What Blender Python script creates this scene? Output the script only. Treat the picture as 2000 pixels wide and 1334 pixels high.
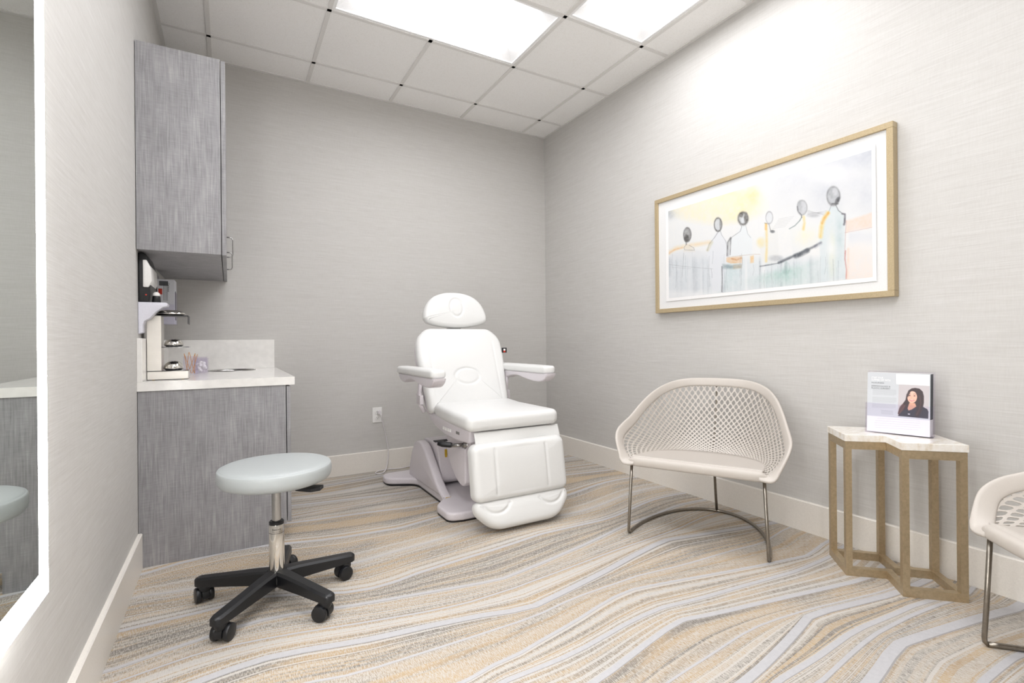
import bpy, bmesh, math, random
import numpy as np
from mathutils import Vector, Matrix
PI = math.pi
for o in list(bpy.data.objects):
    bpy.data.objects.remove(o, do_unlink=True)
scene = bpy.context.scene
COL = scene.collection

# ---------------------------------------------------------------- camera
YAW, PITCH, ROLL = 0.51983, 0.00048, -0.00899
CAM_H, FPX = 0.99751, 967.361
cam_data = bpy.data.cameras.new('camera')
cam_data.sensor_width = 36.0
cam_data.lens = FPX / 2000 * 36.0
cam_data.clip_start = 0.02
cam = bpy.data.objects.new('camera', cam_data)
COL.objects.link(cam)
fw = Vector((math.sin(YAW)*math.cos(PITCH), math.cos(YAW)*math.cos(PITCH), math.sin(PITCH)))
r0 = Vector((math.cos(YAW), -math.sin(YAW), 0)); u0 = r0.cross(fw)
rt = r0*math.cos(ROLL) + u0*math.sin(ROLL); up = -r0*math.sin(ROLL) + u0*math.cos(ROLL)
cam.matrix_world = Matrix(((rt.x, up.x, -fw.x, 0), (rt.y, up.y, -fw.y, 0), (rt.z, up.z, -fw.z, CAM_H), (0, 0, 0, 1)))
scene.camera = cam

# ---------------------------------------------------------------- world, exposure
w = bpy.data.worlds.new('world'); scene.world = w; w.use_nodes = True
w.node_tree.nodes['Background'].inputs[0].default_value = (1, .98, .95, 1)
w.node_tree.nodes['Background'].inputs[1].default_value = 0.3
vs = scene.view_settings
vs.view_transform = 'Standard'; vs.look = 'None'; vs.gamma = 1; vs.use_curve_mapping = False
vs.exposure = 0.64
LAMP = 7.4            # strength of the two ceiling troffers in view
LAMP_FILL = 11.0      # strength of the unseen fill troffers added behind and beside the camera
scene.cycles.transparent_max_bounces = 48
MIRROR_LAMP = 20.0     # strength of the mirror's frosted light band

# room dimensions (metres)
XL, XR, YB, YF, H = -0.356, 2.598, 3.893, -1.5, 2.910
T = 0.6096; GX, GY = 2.345, 3.587

# ---------------------------------------------------------------- helpers
def lin(c):
    return tuple(((v/255)/12.92 if v/255 <= .04045 else ((v/255+.055)/1.055)**2.4) for v in c)

def origin(o):
    v = Vector((0, 0, 0))
    while o is not None:
        v = v + Vector(o.location); o = o.parent
    return v

def link(name, me, mat=None, parent=None, smooth=False):
    o = bpy.data.objects.new(name, me)
    COL.objects.link(o)
    if mat is not None: me.materials.append(mat)
    if parent is not None:
        o.parent = parent
        off = origin(parent)
        if off.length > 0: me.transform(Matrix.Translation(-off))
    if smooth:
        for p in me.polygons: p.use_smooth = True
    return o

def tag(o, label=None, cat=None, group=None, kind=None):
    if label: o['label'] = label
    if cat: o['category'] = cat
    if group: o['group'] = group
    if kind: o['kind'] = kind
    return o

def thing(name, loc, label, cat, group=None):
    o = bpy.data.objects.new(name, None); COL.objects.link(o)
    o.location = loc; o.empty_display_size = .1
    return tag(o, label, cat, group)

class MB:
    """collects shapes (world coordinates) and links them as ONE mesh"""
    def __init__(s): s.bm = bmesh.new(); s.sh = False
    def face(s, pts):
        vs_ = [s.bm.verts.new(p) for p in pts]
        return s.bm.faces.new(vs_)
    def box(s, a, b, bev=0, seg=2):
        x0, y0, z0 = [min(a[i], b[i]) for i in range(3)]; x1, y1, z1 = [max(a[i], b[i]) for i in range(3)]
        r = bmesh.ops.create_cube(s.bm, size=1.0)
        vv = r['verts']
        for v in vv:
            v.co = Vector(((v.co.x+.5)*(x1-x0)+x0, (v.co.y+.5)*(y1-y0)+y0, (v.co.z+.5)*(z1-z0)+z0))
        if bev > 0:
            es = list({e for v in vv for e in v.link_edges})
            bmesh.ops.bevel(s.bm, geom=es, offset=bev, segments=seg, affect='EDGES', profile=.5)
        return s
    def prism(s, pts, axis, a, b, bev=0, seg=2):
        """polygon pts (2D) extruded along axis from a to b"""
        def P(p, t):
            return {'x': (t, p[0], p[1]), 'y': (p[0], t, p[1]), 'z': (p[0], p[1], t)}[axis]
        A = [s.bm.verts.new(P(p, a)) for p in pts]; B = [s.bm.verts.new(P(p, b)) for p in pts]
        n = len(pts); fs = [s.bm.faces.new(A[::-1]), s.bm.faces.new(B)]
        for i in range(n): fs.append(s.bm.faces.new((A[i], A[(i+1) % n], B[(i+1) % n], B[i])))
        bmesh.ops.recalc_face_normals(s.bm, faces=fs)
        if bev > 0:
            es = [e for e in set(list(fs[0].edges)+list(fs[1].edges))]
            bmesh.ops.bevel(s.bm, geom=es, offset=bev, segments=seg, affect='EDGES', profile=.5)
        return s
    def tube(s, path, r, n=10, closed=False, caps=True, sect=None, side=None):
        """sweep; r number or list; sect optional (half-width along side vector, half-thickness)"""
        pts = [Vector(p) for p in path]; m = len(pts)
        rings = []; prev = None
        for i, p in enumerate(pts):
            if closed: t = pts[(i+1) % m]-pts[i-1]
            else: t = pts[min(i+1, m-1)]-pts[max(i-1, 0)]
            t.normalize()
            if side is not None:
                a = Vector(side[i]); a = (a - t*a.dot(t)).normalized()
            elif prev is None:
                a = t.orthogonal().normalized()
            else:
                a = (prev - t*prev.dot(t)).normalized()
            prev = a; b = t.cross(a)
            rr = r[i] if isinstance(r, (list, tuple)) else r
            ring = []
            for k in range(n):
                th = 2*PI*k/n
                if sect:
                    c_, s_ = math.cos(th), math.sin(th)
                    ex = .6
                    sc_ = sect[i] if isinstance(sect, list) else sect
                    u = math.copysign(abs(c_)**ex, c_)*sc_[0]; v = math.copysign(abs(s_)**ex, s_)*sc_[1]
                else: u = math.cos(th)*rr; v = math.sin(th)*rr
                ring.append(s.bm.verts.new(p + a*u + b*v))
            rings.append(ring)
        for i in range(m if closed else m-1):
            A = rings[i]; B = rings[(i+1) % m]
            for k in range(n): s.bm.faces.new((A[k], A[(k+1) % n], B[(k+1) % n], B[k]))
        if caps and not closed:
            s.bm.faces.new(rings[0][::-1]); s.bm.faces.new(rings[-1])
        return s
    def lathe(s, prof, c, n=32, axis='z', caps=True):
        """prof list of (radius, height) around centre c"""
        rings = []
        for (r, h) in prof:
            ring = []
            for k in range(n):
                th = 2*PI*k/n
                u, v = r*math.cos(th), r*math.sin(th)
                p = {'z': (c[0]+u, c[1]+v, c[2]+h), 'x': (c[0]+h, c[1]+u, c[2]+v), 'y': (c[0]+u, c[1]+h, c[2]+v)}[axis]
                ring.append(s.bm.verts.new(p))
            rings.append(ring)
        for i in range(len(rings)-1):
            for k in range(n): s.bm.faces.new((rings[i][k], rings[i][(k+1) % n], rings[i+1][(k+1) % n], rings[i+1][k]))
        if caps:
            s.bm.faces.new(rings[0][::-1]); s.bm.faces.new(rings[-1])
        return s
    def grid(s, fn, nu, nv):
        V = [[s.bm.verts.new(fn(i/nu, j/nv)) for j in range(nv+1)] for i in range(nu+1)]
        for i in range(nu):
            for j in range(nv): s.bm.faces.new((V[i][j], V[i+1][j], V[i+1][j+1], V[i][j+1]))
        return s
    def move(s, M):
        s.bm.transform(M); return s
    def build(s, name, mat, parent=None, smooth=False, auto=None):
        bmesh.ops.recalc_face_normals(s.bm, faces=s.bm.faces[:])
        me = bpy.data.meshes.new(name)
        if auto is not None:
            for f in s.bm.faces: f.smooth = True
            for e in s.bm.edges:
                if len(e.link_faces) == 2 and e.calc_face_angle(0) > auto: e.smooth = False
        s.bm.to_mesh(me); s.bm.free()
        return link(name, me, mat, parent, smooth)

def rpoly(corners, n=8):
    """closed polygon with rounded corners: (x, y, radius)"""
    out = []; m = len(corners)
    for i in range(m):
        p = Vector(corners[i][:2]); r = corners[i][2]
        a = (Vector(corners[i-1][:2])-p); b = (Vector(corners[(i+1) % m][:2])-p)
        la, lb = a.length, b.length; a.normalize(); b.normalize()
        if r <= 0: out.append((p.x, p.y)); continue
        ang = a.angle(b); d = min(r/math.tan(ang/2), la*.49, lb*.49); rr = d*math.tan(ang/2)
        c = p + (a+b).normalized()*(rr/math.sin(ang/2))
        s0 = p+a*d-c; s1 = p+b*d-c
        a0 = math.atan2(s0.y, s0.x); a1 = math.atan2(s1.y, s1.x)
        da = (a1-a0+PI) % (2*PI)-PI
        for k in range(n+1):
            t = a0+da*k/n; out.append((c.x+rr*math.cos(t), c.y+rr*math.sin(t)))
    return out

def resample(pts, n):
    P = np.array(pts+[pts[0]], float); d = np.hypot(*np.diff(P, axis=0).T); L = np.r_[0, np.cumsum(d)]
    s = np.linspace(0, L[-1], n, endpoint=False)
    return np.c_[np.interp(s, L, P[:, 0]), np.interp(s, L, P[:, 1])]

def pad(outline, Tk, r, frame, puff=0.0, bump=None, n=128, m=30, nb=6):
    """upholstered cushion: outline (2D), thickness, edge radius, frame(u,v,w)->world"""
    P = resample(outline, n)
    area = 0.5*np.sum(P[:, 0]*np.roll(P[:, 1], -1)-P[:, 1]*np.roll(P[:, 0], -1))
    if area < 0: P = P[::-1]
    t = np.roll(P, -1, 0)-np.roll(P, 1, 0); t /= np.maximum(np.linalg.norm(t, axis=1), 1e-9)[:, None]
    nrm = np.c_[-t[:, 1], t[:, 0]]                     # inward
    c = P.mean(0); I = P+nrm*r
    bm = bmesh.new(); rings = []
    def ring(Q, hs): rings.append([bm.verts.new(frame(q[0], q[1], h)) for q, h in zip(Q, hs)])
    def top(q, s):
        return Tk/2 + puff*(1-s**2.5) + (bump(q[0], q[1]) if bump else 0)
    ctop = bm.verts.new(frame(c[0], c[1], top(c, 0)))
    for k in range(1, m+1):
        s = k/m; Q = c+(I-c)*s; ring(Q, [top(q, s) for q in Q])
    for k in range(1, nb+1):
        a = k/nb*PI/2; Q = P+nrm*(r*(1-math.sin(a))); ring(Q, [Tk/2-r*(1-math.cos(a)) for q in Q])
    for k in range(0, nb+1):
        a = k/nb*PI/2; Q = P+nrm*(r*(1-math.cos(a))); ring(Q, [-Tk/2+r*(1-math.sin(a)) for q in Q])
    for k in (5, 3, 1): ring(c+(I-c)*k/6, [-Tk/2]*n)
    cb = bm.verts.new(frame(c[0], c[1], -Tk/2))
    for k in range(n): bm.faces.new((ctop, rings[0][k], rings[0][(k+1) % n]))
    for a, b in zip(rings[:-1], rings[1:]):
        for k in range(n): bm.faces.new((a[k], b[k], b[(k+1) % n], a[(k+1) % n]))
    for k in range(n): bm.faces.new((cb, rings[-1][(k+1) % n], rings[-1][k]))
    mb = MB(); mb.bm.free(); mb.bm = bm
    return mb

def catmull(P, n, closed=False):
    P = [Vector(p) for p in P]; m = len(P); out = []
    for i in range(m if closed else m-1):
        p0 = P[i-1] if (closed or i > 0) else P[0]*2-P[1]
        p1 = P[i]; p2 = P[(i+1) % m]
        p3 = P[(i+2) % m] if (closed or i+2 < m) else P[-1]*2-P[-2]
        for k in range(n):
            t = k/n
            out.append(.5*((2*p1)+(p2-p0)*t+(2*p0-5*p1+4*p2-p3)*t*t+(3*p1-p0-3*p2+p3)*t**3))
    if not closed: out.append(P[-1])
    return out

# ---------------------------------------------------------------- materials
MATS = {}
class NT:
    def __init__(s, name, rough=.5, metal=0.0, base=(200, 200, 200)):
        m = bpy.data.materials.new(name); m.use_nodes = True
        s.m = m; s.t = m.node_tree; s.b = s.t.nodes['Principled BSDF']
        s.b.inputs['Roughness'].default_value = rough; s.b.inputs['Metallic'].default_value = metal
        s.b.inputs['Base Color'].default_value = (*lin(base), 1)
        MATS[name] = m
    def n(s, typ, **kw):
        nd = s.t.nodes.new(typ)
        for k, v in kw.items():
            if k in nd.inputs.keys() if isinstance(k, str) else False: pass
            setattr(nd, k, v)
        return nd
    def l(s, a, b): s.t.links.new(a, b); return s
    def mapping(s, scale, coord='Object'):
        tc = s.n('ShaderNodeTexCoord'); mp = s.n('ShaderNodeMapping')
        mp.inputs['Scale'].default_value = scale
        s.l(tc.outputs[coord], mp.inputs['Vector']); return mp.outputs[0]
    def noise(s, vec, scale, detail=2, rough=.5, dim='3D'):
        nd = s.n('ShaderNodeTexNoise', noise_dimensions=dim)
        nd.inputs['Scale'].default_value = scale; nd.inputs['Detail'].default_value = detail; nd.inputs['Roughness'].default_value = rough
        if vec is not None:
            s.l(vec, nd.inputs['W' if dim == '1D' else 'Vector'])
        return nd.outputs[0]
    def ramp(s, fac, stops, interp='LINEAR'):
        r = s.n('ShaderNodeValToRGB'); cr = r.color_ramp; cr.interpolation = interp
        while len(cr.elements) < len(stops): cr.elements.new(.5)
        for e, (p, c) in zip(cr.elements, stops): e.position = p; e.color = (*lin(c), 1) if isinstance(c, tuple) else (c, c, c, 1)
        s.l(fac, r.inputs[0]); return r.outputs[0]
    def mix(s, fac, a, b, blend='MIX'):
        nd = s.n('ShaderNodeMix', data_type='RGBA', blend_type=blend)
        for idx, v in ((0, fac), (6, a), (7, b)):
            if isinstance(v, (int, float)): nd.inputs[idx].default_value = v
            elif isinstance(v, tuple): nd.inputs[idx].default_value = (*lin(v), 1)
            else: s.l(v, nd.inputs[idx])
        return nd.outputs[2]
    def math(s, op, a, b=None, c=None, clamp=False):
        nd = s.n('ShaderNodeMath', operation=op, use_clamp=clamp)
        for i, v in enumerate((a, b, c)):
            if v is None: continue
            if isinstance(v, (int, float)): nd.inputs[i].default_value = v
            else: s.l(v, nd.inputs[i])
        return nd.outputs[0]
    def bump(s, h, strength=.3, dist=.001):
        nd = s.n('ShaderNodeBump'); nd.inputs['Strength'].default_value = strength; nd.inputs['Distance'].default_value = dist
        s.l(h, nd.inputs['Height']); s.l(nd.outputs[0], s.b.inputs['Normal']); return s
    def color(s, c): s.l(c, s.b.inputs['Base Color']); return s

def simple(name, rgb, rough=.5, metal=0, grain=.0, gscale=200, coat=0):
    """plain coloured surface with a faint procedural mottling"""
    k = NT(name, rough, metal, rgb)
    v = k.mapping((1, 1, 1)); nz = k.noise(v, gscale, 3)
    d = 4 if grain == 0 else grain
    a = tuple(max(0, c-d) for c in rgb); b = tuple(min(255, c+d) for c in rgb)
    k.color(k.ramp(nz, [(.3, a), (.7, b)]))
    if grain: k.bump(nz, .25, .0006)
    if coat: k.b.inputs['Coat Weight'].default_value = coat; k.b.inputs['Coat Roughness'].default_value = .15
    return k.m

def wallpaper():
    k = NT('woven_wallpaper', .75)
    tc = k.n('ShaderNodeTexCoord')
    def st(sc, scale, det=2):
        mp = k.n('ShaderNodeMapping'); mp.inputs['Scale'].default_value = sc
        k.l(tc.outputs['Object'], mp.inputs['Vector']); return k.noise(mp.outputs[0], scale, det)
    thread = st((9, 9, 420), 1.0, 2); weft = st((260, 260, 30), 1.0, 2); slub = st((3, 3, 110), 1.0, 3)
    a = k.math('MULTIPLY_ADD', thread, .55, k.math('MULTIPLY', weft, .2)); a = k.math('MULTIPLY_ADD', slub, .25, a)
    k.color(k.ramp(a, [(.34, (193, 190, 186)), (.5, (200, 198, 194)), (.66, (207, 205, 202))]))
    k.bump(a, .2, .0008); return k.m
def linen_laminate():
    k = NT('grey_linen_laminate', .5)
    tc = k.n('ShaderNodeTexCoord')
    def st(sc, det=2):
        mp = k.n('ShaderNodeMapping'); mp.inputs['Scale'].default_value = sc
        k.l(tc.outputs['Object'], mp.inputs['Vector']); return k.noise(mp.outputs[0], 1.0, det)
    v = st((170, 170, 9), 3); h = st((20, 20, 220), 2); b = st((14, 14, 7), 2)
    a = k.math('MULTIPLY_ADD', v, .5, k.math('MULTIPLY', h, .22)); a = k.math('MULTIPLY_ADD', b, .28, a)
    k.color(k.ramp(a, [(.34, (130, 129, 131)), (.46, (146, 145, 147)), (.56, (158, 157, 159)), (.68, (175, 174, 174))]))
    k.bump(a, .12, .0006); return k.m
def carpet_mat():
    k = NT('patterned_carpet', .95)
    uv = k.n('ShaderNodeUVMap', uv_map='band'); sp = k.n('ShaderNodeSeparateXYZ'); k.l(uv.outputs[0], sp.inputs[0])
    x, v = sp.outputs[0], sp.outputs[1]
    fr = k.math('FRACT', v)
    vi = k.math('FLOOR', v)
    # plush line: fract in 0..0.2
    plush = k.math('LESS_THAN', fr, .2)
    edge = k.math('COMPARE', fr, .012, .014)
    # uneven thin stripes between the plush lines
    sv = k.math('MULTIPLY_ADD', k.noise(k.math('MULTIPLY', v, 3.1), 1.0, 0, dim='1D'), 1.3, v)
    s1 = k.math('FLOOR', k.math('MULTIPLY', sv, 10.0))
    wn = k.n('ShaderNodeTexWhiteNoise', noise_dimensions='1D'); k.l(s1, wn.inputs['W']); r1 = wn.outputs[0]
    wn2 = k.n('ShaderNodeTexWhiteNoise', noise_dimensions='1D'); k.l(k.math('ADD', s1, 37.3), wn2.inputs['W']); r2 = wn2.outputs[0]
    cmb = k.n('ShaderNodeCombineXYZ'); k.l(k.math('MULTIPLY', x, 1.7), cmb.inputs[0]); k.l(k.math('MULTIPLY', v, 1.3), cmb.inputs[1])
    low = k.noise(cmb.outputs[0], 1.6, 2)
    # cross-wise ribs, running along world y
    tc = k.n('ShaderNodeTexCoord')
    m1 = k.n('ShaderNodeMapping'); m1.inputs['Scale'].default_value = (330, 55, 1); k.l(tc.outputs['Object'], m1.inputs[0])
    rib = k.noise(m1.outputs[0], 1.0, 2, .6)
    m2 = k.n('ShaderNodeMapping'); m2.inputs['Scale'].default_value = (420, 300, 1); k.l(tc.outputs['Object'], m2.inputs[0])
    spk = k.noise(m2.outputs[0], 1.0, 2, .7)
    m3 = k.n('ShaderNodeMapping'); m3.inputs['Scale'].default_value = (60, 60, 1); k.l(tc.outputs['Object'], m3.inputs[0])
    spk2 = k.noise(m3.outputs[0], 1.0, 2, .7)
    hue = k.math('ADD', k.math('MULTIPLY', low, .8), k.math('MULTIPLY', r2, .35))
    yarn = k.ramp(hue, [(.40, (108, 103, 97)), (.52, (134, 123, 109)), (.64, (168, 142, 106)), (.8, (184, 158, 120))])
    cream = (196, 190, 181)
    # density of coloured yarn per stripe
    dens = k.math('MULTIPLY_ADD', r1, .45, .42)
    tex = k.math('ADD', k.math('MULTIPLY', rib, .62), k.math('MULTIPLY', spk, .38))
    thr = k.math('MULTIPLY_ADD', k.math('SUBTRACT', 1.0, dens), .30, .36)
    f = k.math('MULTIPLY', k.math('SUBTRACT', tex, k.math('SUBTRACT', thr, .05)), 6.0, clamp=True)
    f = k.math('MULTIPLY', f, .85)
    body = k.mix(f, cream, yarn)
    ln = k.math('GREATER_THAN', r1, .2)                 # some stripes are plain pale yarn
    body = k.mix(k.math('MULTIPLY_ADD', ln, .0, 0), body, body)
    pale = k.math('LESS_THAN', r1, .14)
    body = k.mix(k.math('MULTIPLY', pale, .6), body, (200, 197, 193))
    pl = k.mix(spk2, (180, 179, 181), (197, 196, 198))
    c = k.mix(plush, body, pl)
    c = k.mix(k.math('MULTIPLY', edge, .5), c, (120, 114, 108))
    k.color(c)
    hgt = k.math('ADD', tex, k.math('MULTIPLY', plush, -.15))
    k.bump(hgt, .6, .003); return k.m
def acrylic(name, tint=(252, 251, 254)):
    """clear thin plastic: see-through body, glossy at grazing angles"""
    k = NT(name, .03, 0, tint)
    tr = k.n('ShaderNodeBsdfTransparent'); tr.inputs[0].default_value = (*lin(tint), 1)
    gl = k.n('ShaderNodeBsdfGlossy'); gl.inputs['Roughness'].default_value = .03
    lw = k.n('ShaderNodeLayerWeight'); lw.inputs[0].default_value = .3
    mx = k.n('ShaderNodeMixShader'); k.l(k.math('MULTIPLY_ADD', k.math('POWER', lw.outputs[1], 3.0), .22, .02), mx.inputs[0]); k.l(tr.outputs[0], mx.inputs[1]); k.l(gl.outputs[0], mx.inputs[2])
    k.l(mx.outputs[0], k.t.nodes['Material Output'].inputs['Surface'])
    return k.m
def emit(name, rgb, strength):
    k = NT(name, .5, 0, rgb); k.b.inputs['Emission Color'].default_value = (*lin(rgb), 1); k.b.inputs['Emission Strength'].default_value = strength
    k.b.inputs['Base Color'].default_value = (.8, .8, .8, 1); return k.m
def vcol(name, rough=.6, coat=0):
    k = NT(name, rough); a = k.n('ShaderNodeAttribute', attribute_name='Col'); k.color(a.outputs['Color'])
    if coat: k.b.inputs['Coat Weight'].default_value = coat
    return k.m
def brushed(name, rgb, rough=.35, metal=1.0, sc=(90, 90, 90)):
    k = NT(name, rough, metal, rgb); v = k.mapping(sc); nz = k.noise(v, 1.0, 3)
    a = tuple(max(0, int(c*.95)) for c in rgb); b = tuple(min(255, int(c*1.04)) for c in rgb)
    k.color(k.ramp(nz, [(.3, a), (.7, b)])); return k.m
def stone_mat():
    k = NT('pearl_shell_stone', .22)
    v = k.mapping((26, 26, 40)); vo = k.n('ShaderNodeTexVoronoi', distance='CHEBYCHEV'); k.l(v, vo.inputs['Vector']); vo.inputs['Randomness'].default_value = .7
    w_ = k.mapping((9, 30, 9)); nz = k.noise(w_, 1.5, 4, .6)
    c1 = k.ramp(vo.outputs['Color'], [(.2, (236, 230, 220)), (.8, (246, 243, 238))])
    c2 = k.ramp(nz, [(.35, (214, 198, 172)), (.5, (240, 234, 224)), (.7, (248, 246, 242))])
    k.color(k.mix(.6, c1, c2)); k.b.inputs['Coat Weight'].default_value = .4; return k.m
def tile_mat():
    k = NT('mineral_ceiling_tile', .9)
    v = k.mapping((1, 1, 1)); a = k.noise(v, 170, 3, .7); b = k.noise(v, 3, 2)
    k.color(k.mix(.25, k.ramp(a, [(.35, (236, 234, 231)), (.45, (249, 248, 246)), (.7, (252, 251, 250))]), k.ramp(b, [(.3, (244, 242, 240)), (.7, (252, 251, 250))])))
    k.bump(a, .3, .001); return k.m

M = dict(
 wall=wallpaper(), lam=linen_laminate(), carpet=carpet_mat(), tile=tile_mat(),
 grid=simple('white_grid_metal', (228, 226, 223), .45), trim=simple('satin_white_trim', (232, 227, 219), .35),
 quartz=simple('white_quartz', (238, 236, 232), .15, 0, 0, 30, .3), vinyl=simple('white_vinyl', (224, 224, 222), .38, 0, 2, 500),
 shell=simple('pale_lilac_plastic', (216, 210, 214), .32), black=simple('black_plastic', (22, 23, 26), .38, 0, 3, 600),
 dark=simple('dark_gap', (45, 43, 45), .6), stoolv=simple('grey_vinyl', (176, 181, 181), .42, 0, 3, 900),
 chrome=simple('chrome', (225, 222, 216), .08, 1.0), steel=simple('satin_steel', (176, 175, 173), .25, 1.0),
 bronze=brushed('brushed_bronze', (190, 172, 142), .4, .7), gun=brushed('brushed_gunmetal', (150, 144, 134), .32),
 leather=simple('taupe_leather', (198, 191, 183), .42, 0, 3, 700), stone=stone_mat(),
 frame=simple('champagne_frame', (184, 166, 132), .4, .25, 8, 220), frame_side=simple('frame_side', (150, 132, 104), .45, .3, 8, 220),
 mat_board=simple('white_mat_board', (224, 224, 223), .8), paper=simple('white_paper', (234, 233, 232), .6),
 art=vcol('painted_paper', .7), print=vcol('printed_card', .35), acr=acrylic('clear_acrylic'),
 lamp=emit('troffer_lens', (251, 251, 255), LAMP), lamp2=emit('mirror_light_band', (255, 255, 255), MIRROR_LAMP),
 lamp_fill=emit('troffer_lens_fill', (251, 251, 255), LAMP_FILL), reflector=simple('white_reflector', (245, 245, 245), .4), mirror=NT('mirror_silver', .0, 1.0, (225, 230, 226)).m,
 outlet=simple('white_outlet_plastic', (240, 239, 236), .3), cord=simple('white_cord', (226, 222, 224), .4),
 champ=simple('champagne_metal', (216, 212, 205), .3, .55, 0, 20), glasstop=simple('dark_glass_shelf', (52, 52, 56), .06, 0),
 wood=simple('wooden_stick', (214, 160, 104), .6), cotton=simple('white_cotton', (248, 247, 245), .9, 0, 4, 120),
 lilac=simple('lilac_white_plastic', (222, 222, 232), .3), box=simple('printed_box_card', (226, 228, 234), .5),
 red=simple('red_print', (205, 60, 40), .5), gold=simple('yellow_warning_print', (196, 160, 40), .5), ink=simple('grey_ink', (92, 94, 98), .6),
 blackink=simple('black_ink', (30, 30, 30), .6), palewhite=simple('white_ink', (250, 250, 250), .6), blue=simple('navy_print', (60, 66, 110), .5),
)
M['chrome'].node_tree.nodes['Principled BSDF'].inputs['Roughness'].default_value = .08
def text(s, size, mat, name, parent, M4, width=None, extrude=.0002):
    """flat lettering as a mesh placed by matrix M4 (x right, y up, z out)"""
    cu = bpy.data.curves.new(name, 'FONT'); cu.body = s; cu.size = size; cu.extrude = extrude; cu.resolution_u = 2
    tmp = bpy.data.objects.new('tmp_text', cu); COL.objects.link(tmp)
    bpy.context.view_layer.update()
    dg = bpy.context.evaluated_depsgraph_get(); me = bpy.data.meshes.new_from_object(tmp.evaluated_get(dg))
    bpy.data.objects.remove(tmp, do_unlink=True); bpy.data.curves.remove(cu)
    if width:
        xs = [v.co.x for v in me.vertices]
        if xs:
            k = width/(max(xs)-min(xs))
            for v in me.vertices: v.co.x *= k
    me.transform(M4); me.name = name
    me.materials.clear()
    return link(name, me, mat, parent)
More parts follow.
